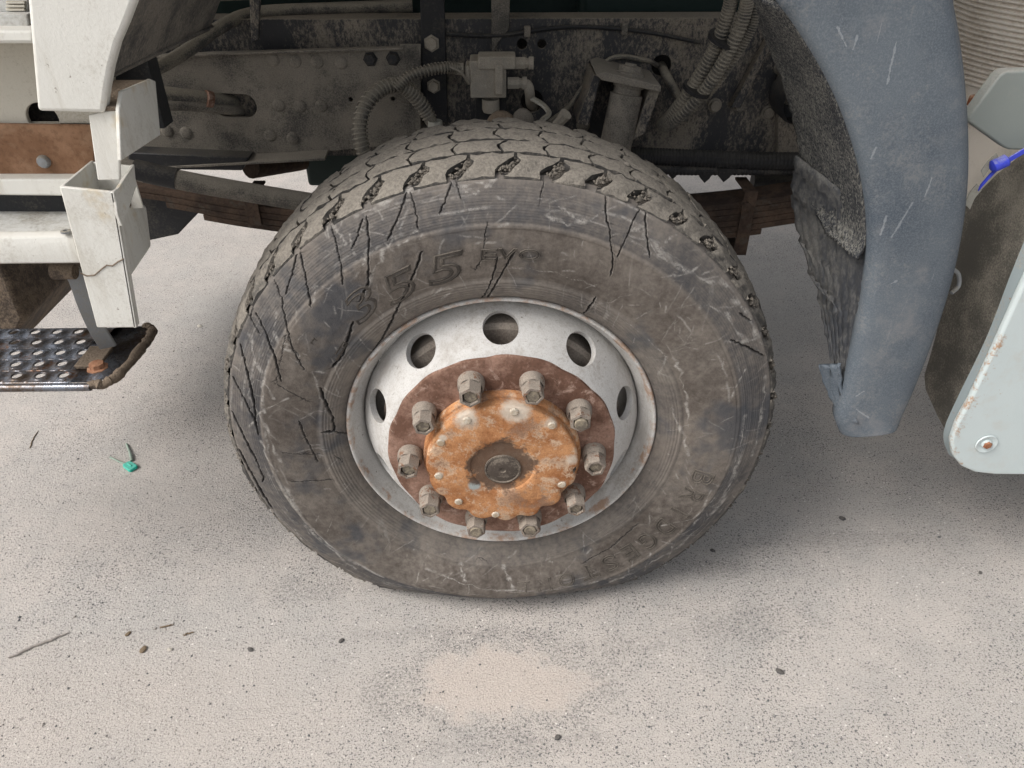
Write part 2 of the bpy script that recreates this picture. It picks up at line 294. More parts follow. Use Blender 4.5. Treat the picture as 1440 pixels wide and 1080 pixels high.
# ------------------------------------------------------------------ mesh helpers
class MB:
    def __init__(s): s.v = []; s.f = []
    def add(s, V, F):
        o = len(s.v); s.v += [tuple(map(float, p)) for p in V]; s.f += [tuple(i + o for i in f) for f in F]; return s
    def box(s, a, b):
        (x0, y0, z0), (x1, y1, z1) = a, b
        return s.add([(x0, y0, z0), (x1, y0, z0), (x1, y1, z0), (x0, y1, z0), (x0, y0, z1), (x1, y0, z1), (x1, y1, z1), (x0, y1, z1)],
                     [(0, 3, 2, 1), (4, 5, 6, 7), (0, 1, 5, 4), (1, 2, 6, 5), (2, 3, 7, 6), (3, 0, 4, 7)])
    def prism(s, poly, y0, y1):            # polygon in x,z pushed along y
        n = len(poly); V = [(x, y0, z) for x, z in poly] + [(x, y1, z) for x, z in poly]
        F = [tuple(range(n)), tuple(range(2 * n - 1, n - 1, -1))] + [(i, i + n, (i + 1) % n + n, (i + 1) % n) for i in range(n)]
        return s.add(V, F)
    def sheet(s, A, B, t):                 # two rows of points and an offset vector: a sheet with thickness
        n = len(A); A, B, t = np.array(A), np.array(B), np.array(t)
        V = np.concatenate([A, B, A + t, B + t]); F = []
        for i in range(n - 1):
            F += [(i, i + 1, n + i + 1, n + i), (2 * n + i, 3 * n + i, 3 * n + i + 1, 2 * n + i + 1), (i, 2 * n + i, 2 * n + i + 1, i + 1), (n + i, n + i + 1, 3 * n + i + 1, 3 * n + i)]
        F += [(0, n, 3 * n, 2 * n), (n - 1, 3 * n - 1, 4 * n - 1, 2 * n - 1)]
        return s.add(V, F)
    def tube(s, path, r, n=12, cap=True):
        p = np.array(path, float); m = len(p); rr = np.broadcast_to(np.array(r, float), (m,))
        T = np.gradient(p, axis=0); T /= np.linalg.norm(T, axis=1)[:, None] + 1e-12
        up = np.array([0, 0, 1.]) if abs(T[0][2]) < .9 else np.array([1., 0, 0]); V = []
        U = np.cross(T[0], up); U /= np.linalg.norm(U)
        for i in range(m):
            U = U - T[i] * (U @ T[i]); U /= np.linalg.norm(U); W = np.cross(T[i], U)
            V += [tuple(p[i] + rr[i] * (math.cos(a) * U + math.sin(a) * W)) for a in np.linspace(0, 2 * math.pi, n, endpoint=False)]
        F = [(i * n + j, i * n + (j + 1) % n, (i + 1) * n + (j + 1) % n, (i + 1) * n + j) for i in range(m - 1) for j in range(n)]
        if cap: F += [tuple(range(n - 1, -1, -1)), tuple((m - 1) * n + j for j in range(n))]
        return s.add(V, F)
    def lathe(s, prof, c, n=48, axis='y', close=False):   # prof: (radius, along)
        V = []; m = len(prof)
        for r, h in prof:
            for j in range(n):
                a = 2 * math.pi * j / n
                V.append((c[0] + r * math.sin(a), c[1] + h, c[2] + r * math.cos(a)) if axis == 'y' else (c[0] + r * math.cos(a), c[1] + r * math.sin(a), c[2] + h) if axis == 'z' else (c[0] + h, c[1] + r * math.cos(a), c[2] + r * math.sin(a)))
        F = [(i * n + j, (i + 1) * n + j, (i + 1) * n + (j + 1) % n, i * n + (j + 1) % n) for i in range(m - 1) for j in range(n)]
        if close: F += [tuple(range(n)), tuple((m - 1) * n + j for j in range(n - 1, -1, -1))]
        return s.add(V, F)
    def mesh(s, name, mat, angle=38):
        me = bpy.data.meshes.new(name); me.from_pydata(s.v, [], s.f); me.validate()
        bm = bmesh.new(); bm.from_mesh(me); bmesh.ops.recalc_face_normals(bm, faces=bm.faces[:]); bm.to_mesh(me); bm.free()
        me.materials.append(MT[mat]); me.polygons.foreach_set('use_smooth', [True] * len(me.polygons)); me.set_sharp_from_angle(angle=R(angle)); me.update(); return me
    def build(s, name, mat, parent=None, bevel=0, angle=38, seg=2):
        return link(name, s.mesh(name, mat, angle), parent, bevel, seg)
def link(name, me, parent=None, bevel=0, seg=2, loc=None, rot=None):
    o = bpy.data.objects.new(name, me); col.objects.link(o); o.parent = parent
    if bevel:
        b = o.modifiers.new('bevel', 'BEVEL'); b.width = bevel; b.segments = seg; b.limit_method = 'ANGLE'; b.angle_limit = R(35)
    if loc is not None: o.location = loc
    if rot is not None: o.rotation_euler = rot
    return o
def spline(pts, n=40):                      # smooth path through points
    p = np.array(pts, float); k = len(p); out = []
    q = np.concatenate([[2 * p[0] - p[1]], p, [2 * p[-1] - p[-2]]])
    for t in np.linspace(0, k - 1 - 1e-9, n):
        i = int(t); u = t - i; a, b, c, d = q[i], q[i + 1], q[i + 2], q[i + 3]
        out.append(.5 * ((2 * b) + (-a + c) * u + (2 * a - 5 * b + 4 * c - d) * u * u + (-a + 3 * b - 3 * c + d) * u ** 3))
    return np.array(out)
def empty(name, loc):
    o = bpy.data.objects.new(name, None); col.objects.link(o); o.location = loc; o.empty_display_size = .1; return o
def tag(o, label, cat, group=None, kind=None):
    o['label'] = label; o['category'] = cat
    if group: o['group'] = group
    if kind: o['kind'] = kind
    return o
def plate(name, mat, outline, holes, y, th, parent, bev=.0015):
    """flat plate standing in an x,z plane with real holes cut through it"""
    c = bpy.data.curves.new(name, 'CURVE'); c.dimensions = '2D'; c.fill_mode = 'BOTH'; c.extrude = th / 2; c.bevel_depth = bev; c.bevel_resolution = 1
    for pts in [outline] + holes:
        s = c.splines.new('POLY'); s.points.add(len(pts) - 1); s.use_cyclic_u = True
        for k, (a, b) in enumerate(pts): s.points[k].co = (a, b, 0, 1)
    t = bpy.data.objects.new(name, c); me = bpy.data.meshes.new_from_object(t); bpy.data.objects.remove(t); bpy.data.curves.remove(c)
    me.transform(Matrix(((1, 0, 0, 0), (0, 0, -1, y), (0, 1, 0, 0), (0, 0, 0, 1)))); me.materials.clear(); me.materials.append(MT[mat])
    me.name = name; me.polygons.foreach_set('use_smooth', [True] * len(me.polygons)); me.set_sharp_from_angle(angle=R(30))
    return link(name, me, parent)
def circ(cx, cz, r, n=20, sx=1.): return [(cx + sx * r * math.cos(a), cz + r * math.sin(a)) for a in np.linspace(0, 2 * math.pi, n, endpoint=False)]
def ring_cell(hw, hh, r, n=32, k=5):        # a rectangle with a round hole: u,v points and quads
    V, F = [], []
    for j in range(n):
        a = 2 * math.pi * j / n + math.pi / n * 0; c, s_ = math.cos(a), math.sin(a)
        ca_ = math.atan2(hh, hw)
        for corner, (sx_, sy_) in ((ca_, (1, 1)), (math.pi - ca_, (-1, 1)), (math.pi + ca_, (-1, -1)), (2 * math.pi - ca_, (1, -1))):
            if round(corner / (2 * math.pi / n)) % n == j: c, s_ = sx_ * hw / math.hypot(hw, hh), sy_ * hh / math.hypot(hw, hh)
        t = min(hw / abs(c) if abs(c) > 1e-9 else 9e9, hh / abs(s_) if abs(s_) > 1e-9 else 9e9)
        for i in range(k): d = r + (t - r) * i / (k - 1); V.append((c * d, s_ * d))
    for j in range(n):
        for i in range(k - 1): F.append((j * k + i, j * k + i + 1, ((j + 1) % n) * k + i + 1, ((j + 1) % n) * k + i))
    return V, F

# ------------------------------------------------------------------ ground
g = MB(); g.add([(-60, -40, 0), (60, -40, 0), (60, 90, 0), (-60, 90, 0)], [(0, 1, 2, 3)])
o = g.build('ground', 'asphalt'); o['kind'] = 'structure'; o['label'] = 'dusty grey asphalt yard with sandy patches'

truck = empty('truck', (0, 0, 0))
tag(truck, 'old dusty truck with cream cab steps, seen at its rusty-hubbed front wheel', 'truck')

# ------------------------------------------------------------------ tyre
RB, R0, TOPR = .295, .527, .525
PROF = np.array([(.276, .030), (.284, .014), (.292, .004), (.300, -.006), (.310, -.014), (.322, -.020), (.334, -.0235), (.337, -.0225), (.339, -.0225), (.350, -.027),
 (.372, -.0325), (.395, -.0355), (.418, -.0365), (.434, -.0360), (.4365, -.0355), (.4385, -.0335), (.447, -.0325), (.4485, -.0315), (.460, -.0285), (.4615, -.0270), (.474, -.0225), (.4755, -.0210), (.487, -.0155), (.494, -.0125), (.4965, -.0115), (.4985, -.0095), (.5005, -.003), (.503, .006)])
def prof_y(r): return np.interp(r, PROF[:, 0], PROF[:, 1])
def deform(th, r, y):
    """ring coordinates (angle clockwise from the top, radius, across) to the place, squashed onto the ground"""
    th, r, y = np.broadcast_arrays(np.asarray(th, float), np.asarray(r, float), np.asarray(y, float))
    c = -np.cos(th); lim = np.where(c > .05, (AX - .0015) / np.maximum(c, .05), 9.)
    k0 = .013; rmax = -k0 * np.log(np.exp(-np.minimum(lim, 2) / k0) + np.exp(-R0 / k0)); rmax = np.minimum(rmax, lim)
    k = (rmax - RB) / (R0 - RB); u = np.clip((r - RB) / (R0 - RB), 0, 1.02)
    r2 = np.where(r > RB, RB + (r - RB) * k, r)
    b = (1 - k) * .105 * np.sin(math.pi * np.clip(u, 0, 1)) ** .8
    y2 = y - b * np.clip((.1325 - y) / .1325, -1, 1)
    return np.stack([r2 * np.sin(th), y2, AX + r2 * np.cos(th)], -1)
def on_wall(px, py):                        # the point of the sidewall that the photograph shows there: angle, radius
    y = -.03
    for _ in range(12):
        q = P(px, py, y=y); th = math.atan2(q[0], q[2] - AX); rr = math.hypot(q[0], q[2] - AX)
        lo, hi = .28, .53                    # undo the squash
        for _ in range(22):
            m = (lo + hi) / 2; d = deform(th, m, prof_y(m)); 
            if math.hypot(d[0], d[2] - AX) < rr: lo = m
            else: hi = m
        y = float(deform(th, lo, prof_y(lo))[1])
    return th, lo
CRACKS = [  # photograph polylines, half width (m), depth (m)
 ([(700, 362), (693, 392), (676, 420)], .0014, .003), ([(724, 352), (706, 385), (690, 412), (683, 420)], .0018, .004), ([(594, 354), (578, 395), (560, 432), (541, 470), (522, 498)], .0020, .0045),
 ([(497, 452), (489, 476), (482, 500), (468, 516)], .0028, .006), ([(450, 545), (458, 568), (468, 588), (470, 606), (452, 608)], .0030, .006), ([(468, 606), (490, 609)], .0014, .003),
 ([(420, 592), (428, 612), (438, 632), (447, 650)], .0015, .003), ([(410, 678), (440, 676), (468, 674)], .0010, .002), ([(397, 637), (450, 638)], .0008, .0015),
 ([(838, 418), (829, 431), (821, 441)], .0024, .005), ([(360, 440), (374, 468), (386, 500), (396, 536)], .0022, .004), ([(388, 540), (402, 470), (420, 500)], .0006, .001),
 ([(338, 484), (347, 520), (357, 562), (362, 610)], .0024, .005), ([(328, 530), (343, 560), (358, 590), (364, 612)], .0022, .004), ([(326, 578), (345, 618), (362, 650), (371, 672), (369, 678)], .0026, .005),
 ([(336, 632), (352, 662), (370, 695), (384, 716)], .0036, .006), ([(356, 430), (352, 448), (366, 470)], .0014, .003),
 ([(466, 316), (474, 345), (480, 376), (482, 400)], .0013, .003), ([(510, 308), (502, 335), (494, 350)], .0014, .003), ([(515, 305), (519, 335), (518, 365), (518, 398), (506, 424)], .0017, .004),
 ([(573, 268), (562, 300), (545, 338)], .0017, .0035), ([(578, 268), (585, 300), (588, 322)], .0013, .003), ([(636, 252), (629, 275), (618, 300)], .0014, .003), ([(643, 252), (648, 280)], .0010, .002),
 ([(385, 392), (396, 420), (402, 452), (412, 490), (428, 520)], .0012, .003), ([(418, 358), (410, 388), (402, 414)], .0014, .003), ([(422, 356), (430, 390), (438, 432)], .0016, .0035),
 ([(850, 262), (852, 300), (858, 330), (863, 372), (858, 388)], .0014, .003), ([(899, 292), (884, 325), (868, 362)], .0013, .003), ([(906, 293), (909, 325), (914, 362)], .0016, .003), ([(764, 255), (760, 280)], .0008, .002),
 ([(1040, 440), (1056, 452)], .0018, .003), ([(1028, 478), (1050, 488), (1074, 501)], .0022, .004), ([(685, 312), (682, 340), (680, 350)], .0008, .0015), ([(685, 760), (672, 790)], .0005, .001), ([(900, 735), (860, 770), (820, 792)], .0012, .002),
 ([(482, 650), (470, 640)], .0006, .001), ([(676, 366), (668, 380)], .0008, .0015), ([(390, 540), (436, 565)], .0006, .0012)]
SCUFFS = [([(765, 302), (800, 314), (840, 303)], .0035), ([(785, 290), (812, 310)], .0022), ([(880, 325), (905, 320), (925, 348), (938, 368)], .0035), ([(905, 330), (930, 360), (962, 377), (990, 395), (1022, 402)], .003),
 ([(985, 432), (1020, 442), (1040, 470), (1052, 480)], .003), ([(930, 390), (960, 385), (985, 372)], .002), ([(936, 340), (950, 330)], .0025), ([(1030, 420), (1055, 440), (1063, 470)], .004), ([(1020, 480), (1060, 478), (1070, 470)], .003),
 ([(937, 485), (955, 520), (966, 570), (968, 600)], .0022), ([(945, 575), (960, 610), (968, 640)], .003), ([(1048, 520), (1035, 545), (1028, 560)], .0018), ([(1048, 585), (1040, 640), (1025, 690), (1000, 722)], .0028), ([(1076, 530), (1070, 590), (1058, 640)], .0028),
 ([(1020, 700), (990, 735), (950, 772), (900, 800), (860, 818)], .004), ([(1000, 690), (985, 725), (975, 740)], .0018), ([(1040, 660), (1010, 705), (1002, 712)], .0035), ([(930, 740), (975, 730), (1005, 700)], .0014), ([(945, 768), (940, 785)], .0014), ([(915, 778), (906, 804)], .0014),
 ([(565, 330), (540, 350), (520, 395)], .0028), ([(590, 262), (560, 275), (500, 305)], .0026), ([(640, 262), (700, 250), (690, 262)], .0024), ([(655, 270), (668, 275), (690, 258)], .0018), ([(470, 320), (485, 342)], .0028), ([(492, 330), (500, 360)], .0018), ([(520, 345), (512, 372)], .003),
 ([(430, 410), (446, 402), (440, 430)], .002), ([(388, 440), (386, 480), (420, 500)], .003), ([(350, 470), (365, 520), (385, 560)], .0028), ([(352, 560), (372, 600), (395, 650)], .003), ([(366, 620), (395, 680), (430, 735), (480, 780), (540, 812)], .0045), ([(378, 500), (370, 540), (372, 580)], .003), ([(400, 690), (440, 750), (500, 800)], .003),
 ([(415, 745), (425, 760)], .0018), ([(450, 560), (440, 520), (462, 525)], .0018), ([(505, 475), (535, 492)], .0012), ([(490, 500), (520, 520)], .0012), ([(720, 780), (708, 805)], .0042), ([(655, 775), (648, 792)], .0042), ([(774, 760), (772, 790)], .0015), ([(820, 750), (820, 776)], .0012),
 ([(560, 345), (590, 322)], .0018), ([(405, 560), (372, 575), (350, 600)], .0016), ([(600, 800), (680, 828), (760, 832), (840, 818)], .0028), ([(540, 820), (620, 838), (720, 843), (820, 832)], .003), ([(690, 410), (700, 430), (740, 425)], .0012), ([(720, 376), (780, 384), (840, 404)], .0006), ([(860, 440), (905, 470), (935, 500)], .0007), ([(930, 520), (938, 500), (925, 530)], .0018), ([(590, 420), (640, 400), (620, 425)], .0018)]
def wall_mesh():
    nt, nr = 2300, 168
    th = np.linspace(0, 2 * math.pi, nt, endpoint=False); s = np.linspace(0, 1, nr); rr = .276 + (.503 - .276) * s
    TH, RR = np.meshgrid(th, rr, indexing='ij'); Y = prof_y(RR)
    # smooth waviness and fine concentric mould lines
    Y = Y + .0012 * np.sin(TH * 3 + 1) * (RR > .34) * (RR < .43) + .0007 * np.sin(RR * 2 * math.pi / .0052) * ((RR > .302) & (RR < .333)) + .0005 * np.sin(RR * 2 * math.pi / .004) * ((RR > .441) & (RR < .49))
    X2 = np.stack([RR * np.sin(TH), RR * np.cos(TH)], -1)
    crack = np.zeros_like(Y); scuff = np.zeros_like(Y)
    def jag(pts, n, amp):
        q = np.array([[r * math.sin(t), r * math.cos(t)] for t, r in (on_wall(*p) for p in pts)])
        L = np.concatenate([[0], np.cumsum(np.linalg.norm(np.diff(q, axis=0), axis=1))]); m = max(4, int(L[-1] / n))
        u = np.linspace(0, L[-1], m); out = np.stack([np.interp(u, L, q[:, 0]), np.interp(u, L, q[:, 1])], -1)
        j = rng.normal(0, amp, out.shape); j[0] = j[-1] = 0; return out + j
    def segdist(poly):
        lo = poly.min(0) - .015; hi = poly.max(0) + .015
        idx = np.nonzero(((X2 >= lo) & (X2 <= hi)).all(-1)); p = X2[idx]; best = np.full(len(p), 9.); tt = np.zeros(len(p)); m = len(poly) - 1
        for i in range(m):
            a, b = poly[i], poly[i + 1]; ab = b - a; t = np.clip(((p - a) @ ab) / (ab @ ab + 1e-12), 0, 1)
            d = np.linalg.norm(p - a - t[:, None] * ab, axis=1); k = d < best; best[k] = d[k]; tt[k] = (i + t[k]) / m
        return idx, best, tt
    for pts, wd, dp in CRACKS:
        idx, d, t = segdist(jag(pts, .0035, .0007)); wv = wd * .42 * (1.05 + .25 * np.sin(t * 9 + wd * 4e3) + .25 * np.sin(t * 41 + wd * 9e3)) * np.clip(8 * np.minimum(t, 1 - t) + .45, 0, 1) + .0003
        f = np.clip(1.5 - d / wv, 0, 1); crack[idx] = np.maximum(crack[idx], np.clip(f * 1.3, 0, 1)); Y[idx] += dp * f
        lip = np.exp(-((d - 2.3 * wv) / (.8 * wv)) ** 2); Y[idx] -= .0006 * lip; scuff[idx] = np.maximum(scuff[idx], .22 * lip * (np.sin(t * 17 + dp * 3e3) > -.2))
    for pts, wd, dp in CRACKS:              # hair cracks running off the main ones
        q = jag(pts, .0035, .0007)
        for _ in range(2 + len(q) // 5):
            a = q[rng.integers(0, len(q))]; an = rng.uniform(0, 6.3); L = rng.uniform(.003, .013); poly = a + np.linspace(0, 1, 4)[:, None] * L * np.array([math.sin(an), math.cos(an)]) + rng.normal(0, .0008, (4, 2)); poly[0] = a
            idx, d, t = segdist(poly); f = np.clip(1.4 - d / .00075, 0, 1) * (1 - .7 * t); crack[idx] = np.maximum(crack[idx], f * .75); Y[idx] += .0012 * f
    for pts, wd in SCUFFS:
        idx, d, t = segdist(jag(pts, .012, .0022)); f = np.clip(1.45 - d / (wd * (.75 + .5 * np.sin(t * 13 + wd * 5e3))), 0, 1)
        scuff[idx] = np.maximum(scuff[idx], f * (.12 + .6 * np.abs(np.sin(t * 11 + wd * 900))))
    for _ in range(110):                    # kerb scrapes along the rolling direction
        t0 = rng.uniform(0, 2 * math.pi); r0 = rng.choice([rng.uniform(.438, .50), rng.uniform(.395, .44)], p=[.8, .2]); tt_ = t0 + np.linspace(0, rng.uniform(.03, .22), 6); rr_s = r0 + np.cumsum(rng.normal(0, .0014, 6))
        idx, d, t = segdist(np.stack([rr_s * np.sin(tt_), rr_s * np.cos(tt_)], -1)); f = np.clip(1.4 - d / rng.uniform(.0006, .0022), 0, 1) * rng.uniform(.12, .5) * np.clip(5 * np.minimum(t, 1 - t) + .1, 0, 1); scuff[idx] = np.maximum(scuff[idx], f)
    for _ in range(300):
        t0, r0 = rng.uniform(0, 2 * math.pi), rng.uniform(.30, .50); L = rng.uniform(.006, .05) * rng.choice([.6, 1, 1.3]); an = rng.choice([t0 + rng.normal(0, .5), rng.uniform(0, 6.3), t0 + .9 + rng.normal(0, .3)])
        a = np.array([r0 * math.sin(t0), r0 * math.cos(t0)]); b = a + L * np.array([math.sin(an), math.cos(an)]); u = np.linspace(0, 1, 4)[:, None]; poly = a + (b - a) * u + rng.normal(0, L * .03, (4, 2))
        idx, d, t = segdist(poly); wd = rng.uniform(.0006, .0016); st = rng.uniform(.12, .55); f = np.clip(1.4 - d / wd, 0, 1) * st * np.clip(6 * np.minimum(t, 1 - t) + .2, 0, 1); scuff[idx] = np.maximum(scuff[idx], f)
    band = np.interp(RR, [.28, .30, .335, .34, .37, .43, .437, .44, .46, .49, .503], [.25, .55, .55, .42, .40, .44, .55, .25, .30, .42, .6])
    tint = np.interp(RR, [.28, .33, .345, .43, .442, .49], [.55, .45, .05, .1, .8, .7])
    V = deform(TH, RR, Y).reshape(-1, 3)
    i = np.arange(nt)[:, None]; j = np.arange(nr - 1)[None]; i2 = (i + 1) % nt
    F = np.stack([i * nr + j, i2 * nr + j, i2 * nr + j + 1, i * nr + j + 1], -1).reshape(-1, 4)
    # tread base and inner sidewall, coarser
    n2 = 360; pr = np.array([(.503, .006), (.5005, .012), (.504, .03), (.5095, .045), (.5105, .06), (.5105, .21), (.5085, .253), (.503, .259), (.496, .276), (.47, .292), (.42, .302), (.37, .297), (.33, .286), (.30, .271), (.28, .255)])
    t2 = np.linspace(0, 2 * math.pi, n2, endpoint=False); T2, R2 = np.meshgrid(t2, pr[:, 0], indexing='ij'); Y2 = np.broadcast_to(pr[:, 1], R2.shape)
    R2 = R2 + np.where((Y2 > .01) & (Y2 < .25), rng.normal(0, .0012, R2.shape), 0)
    V2 = deform(T2, R2, Y2).reshape(-1, 3); m = len(pr); o = len(V); i = np.arange(n2)[:, None]; j = np.arange(m - 1)[None]; i2 = (i + 1) % n2
    F2 = o + np.stack([i * m + j, i2 * m + j, i2 * m + j + 1, i * m + j + 1], -1).reshape(-1, 4)
    nF1 = len(F); V = np.concatenate([V, V2]); F = np.concatenate([F, F2]); F = F[:, ::-1]
    me = bpy.data.meshes.new('tyre'); me.vertices.add(len(V)); me.vertices.foreach_set('co', V.ravel()); me.loops.add(F.size); me.loops.foreach_set('vertex_index', F.ravel().astype(np.int32))
    me.polygons.add(len(F)); me.polygons.foreach_set('loop_start', np.arange(0, F.size, 4, dtype=np.int32)); me.update(calc_edges=True)
    me.polygons.foreach_set('use_smooth', [True] * len(F)); me.materials.append(MT['tyre']); me.materials.append(MT['mud'])
    mi = np.zeros(len(F), np.int32); mi[nF1:] = 1; me.polygons.foreach_set('material_index', mi)
    for nm, A in (('crack', crack), ('scuff', scuff), ('band', band), ('tint', tint)):
        a = me.attributes.new(nm, 'FLOAT', 'POINT'); a.data.foreach_set('value', np.concatenate([A.ravel(), np.full(len(V2), .5 if nm == 'band' else 0.)]).astype(np.float32))
    me.validate(); return me
tyre = link('tyre', wall_mesh(), truck)
tyre['label'] = 'worn cracked rubber tyre with chalky scuffs, squashed at the ground'

def crown(y):
    r = TOPR - .0135 * ((y - .1325) / .138) ** 2
    e = np.clip((.014 - (y + .006)) / .014, 0, 1); e2 = np.clip((.014 - (.271 - y)) / .014, 0, 1)
    return r - .0075 * e ** 1.6 - .0075 * e2 ** 1.6
NB = 45; PITCHA = 2 * math.pi / NB
ROWS = [(-.0095, .047, .0105, .0030, .55), (.0545, .1005, .0022, .0022, .30), (.106, .159, .0022, .0022, -.3), (.1645, .2115, .0022, .0022, .3), (.217, .272, .0032, .0085, -.55)]
for ri, (ya, yb, ga, gb, sk) in enumerate(ROWS):
    for k in range(NB):
        nu, nv = 7, 8; vs_ = np.linspace(0, 1, nv); us = np.linspace(0, 1, nu)
        if ri == 0: vs_ = np.array([0, .08, .16, .25, .45, .62, .80, 1.])
        if ri == 4: vs_ = 1 - np.array([0, .08, .16, .25, .45, .62, .80, 1.])[::-1]
        V = np.zeros((nu + 2, nv + 2, 3)); jit = rng.normal(0, .0011, (nu, nv)); cut = .75 + .5 * rng.random(2)
        for a in range(-1, nu + 1):
            for b in range(-1, nv + 1):
                ua, vb = us[min(max(a, 0), nu - 1)], vs_[min(max(b, 0), nv - 1)]
                y = ya + (yb - ya) * vb
                if ri in (0, 4):
                    e_ = vb if ri == 0 else 1 - vb; zig = (.026 * e_ if e_ < .6 else .0156 - .012 * (e_ - .6)) * (1 if ri == 0 else -1)
                    gap = float(np.interp(e_, [0, .06, .16, .45, .64, .76, 1], [.0085, .0115, .0155, .0160, .0110, .0038, .0030]))
                else:
                    zig = .006 * (abs(2 * vb - 1) - .5) * 2; gap = ga
                half = PITCHA * R0 / 2 - gap * cut[0 if ua < .5 else 1]
                sarc = (2 * ua - 1) * half + zig + sk * (y - ya) * .5
                yy = y + (.0016 * math.sin((2 * ua - 1) * 3 + ri) if 0 < vb < 1.01 and (b > 0 or ri > 0) and (b < nv - 1 or ri < 4) else 0)
                r = crown(y) + jit[min(max(a, 0), nu - 1), min(max(b, 0), nv - 1)]
                rim = (a in (0, nu - 1)) or (b in (0, nv - 1)); 
                if rim: r -= .0012
                if a in (-1, nu) or b in (-1, nv): r = min(.4985, r - .004) if (ri == 0 and b == -1) or (ri == 4 and b == nv) else .506
                V[a + 1, b + 1] = deform((k + .5) * PITCHA + sarc / R0, r, yy)
        n2 = nv + 2; F = [(i * n2 + j, (i + 1) * n2 + j, (i + 1) * n2 + j + 1, i * n2 + j + 1) for i in range(nu + 1) for j in range(nv + 1)]
        m = MB(); m.add(V.reshape(-1, 3), F); m.build('tread_block', 'tread', tyre, angle=42)

# crumbs of dried mud packed in the notches between the shoulder lugs
oc = np.array([(1, 0, 0), (-1, 0, 0), (0, 1, 0), (0, -1, 0), (0, 0, 1), (0, 0, -1)]); of = [(0, 2, 4), (2, 1, 4), (1, 3, 4), (3, 0, 4), (2, 0, 5), (1, 2, 5), (3, 1, 5), (0, 3, 5)]; m = MB()
for k in range(NB):
    for _ in range(30):
        e_ = rng.uniform(.12, .68); y = -.0095 + .0575 * e_; zz = .026 * e_ if e_ < .6 else .0156 - .012 * (e_ - .6)
        sarc = PITCHA * R0 / 2 + zz + .55 * (y + .0095) * .5 + rng.normal(0, .005); q = deform((k + .5) * PITCHA + sarc / R0, min(.514, .502 + .012 * e_ + rng.random() * .006), y); m.add(q + oc * rng.uniform(.0012, .0042) * rng.uniform(.6, 1.4, (6, 3)), of)
mc = m.build('mud_crumbs', 'mud', tyre, angle=20); mc['kind'] = 'stuff'
# raised lettering of the sidewall
def glyphs(items, name, solid=False, relief=.0011, mat='letter'):
    for txt, px, py, h, wd, shear, turn in items:
        c = bpy.data.curves.new('t', 'FONT'); c.body = txt; c.align_x = 'CENTER'; c.size = 1; c.shear = shear; c.resolution_u = 3
        if solid: c.extrude = .04; c.bevel_depth = .02
        else: c.fill_mode = 'NONE'; c.bevel_depth = .026; c.bevel_resolution = 0; c.extrude = 0
        t = bpy.data.objects.new('t', c); me = bpy.data.meshes.new_from_object(t); co = np.array([v.co for v in me.vertices]); fs = [tuple(p.vertices) for p in me.polygons]
        bpy.data.objects.remove(t); bpy.data.curves.remove(c); bpy.data.meshes.remove(me)
        co[:, 0] -= (co[:, 0].min() + co[:, 0].max()) / 2; co[:, 1] -= (co[:, 1].min() + co[:, 1].max()) / 2
        sh = np.ptp(co[:, 1]); sw = np.ptp(co[:, 0]); th, rc = on_wall(px, py); ca, sa = math.cos(turn), math.sin(turn)
        u = co[:, 0] / sw * wd; v = co[:, 1] / sh * h; u, v = u * ca - v * sa, u * sa + v * ca
        r = rc + v; TH = th + u / rc; y = prof_y(r) - .0008 - co[:, 2] / .026 * relief
        MB().add(deform(TH, r, y), fs).build(name, mat, tyre)
glyphs([('L', 460, 487, .056, .050, .25, R(3)), ('3', 507, 430, .054, .072, .25, R(4)), ('5', 561, 403, .056, .074, .25, R(3)), ('5', 625, 378, .056, .074, .25, R(2)), ('E', 687, 358, .021, .030, .1, 0), ('V', 714, 357, .021, .030, .1, 0), ('O', 745, 358, .021, .036, .1, 0)], 'raised_letter')
word = 'BRIDGESTONE'; a0 = on_wall(960, 664); a1 = on_wall(733, 806); its = []
def place_word():
    mb_items = []
    for i, ch in enumerate(word):
        f = i / (len(word) - 1); th = a0[0] + (a1[0] - a0[0]) * f; rc = .395
        d = deform(th, rc, prof_y(rc)); v = d - EYE; k = v @ FW
        mb_items.append((ch, 720 + FPX * (v @ RT) / k, 540 - FPX * (v @ UP) / k, .044, .012 if ch == 'I' else .035, .1, 0))
    return mb_items
glyphs(place_word(), 'raised_letter', relief=.0008, mat='letter_worn')

# ------------------------------------------------------------------ wheel rim
def rim_mesh():
    c = (0, 0, AX); m = MB()
    prof = [(.290, .012), (.2920, .004), (.2912, 0.), (.2890, -.0022), (.2862, -.0015), (.2843, .002), (.281, .012), (.276, .022), (.270, .030), (.2655, .040), (.2640, .058), (.2640, .12), (.262, .25), (.285, .262)]
    m.lathe(prof, c, 128); n0 = len(m.v)
    me = m.mesh('rim', 'rim', 60); a = me.attributes.new('edge', 'FLOAT', 'POINT'); vals = []
    for i, v in enumerate(me.vertices): vals.append(1. if math.hypot(v.co.x, v.co.z - AX) > .279 else 0.)
    a.data.foreach_set('value', vals); return me
rim = link('rim', rim_mesh(), truck); rim['label'] = 'white painted steel wheel rim with rust chipped lip'
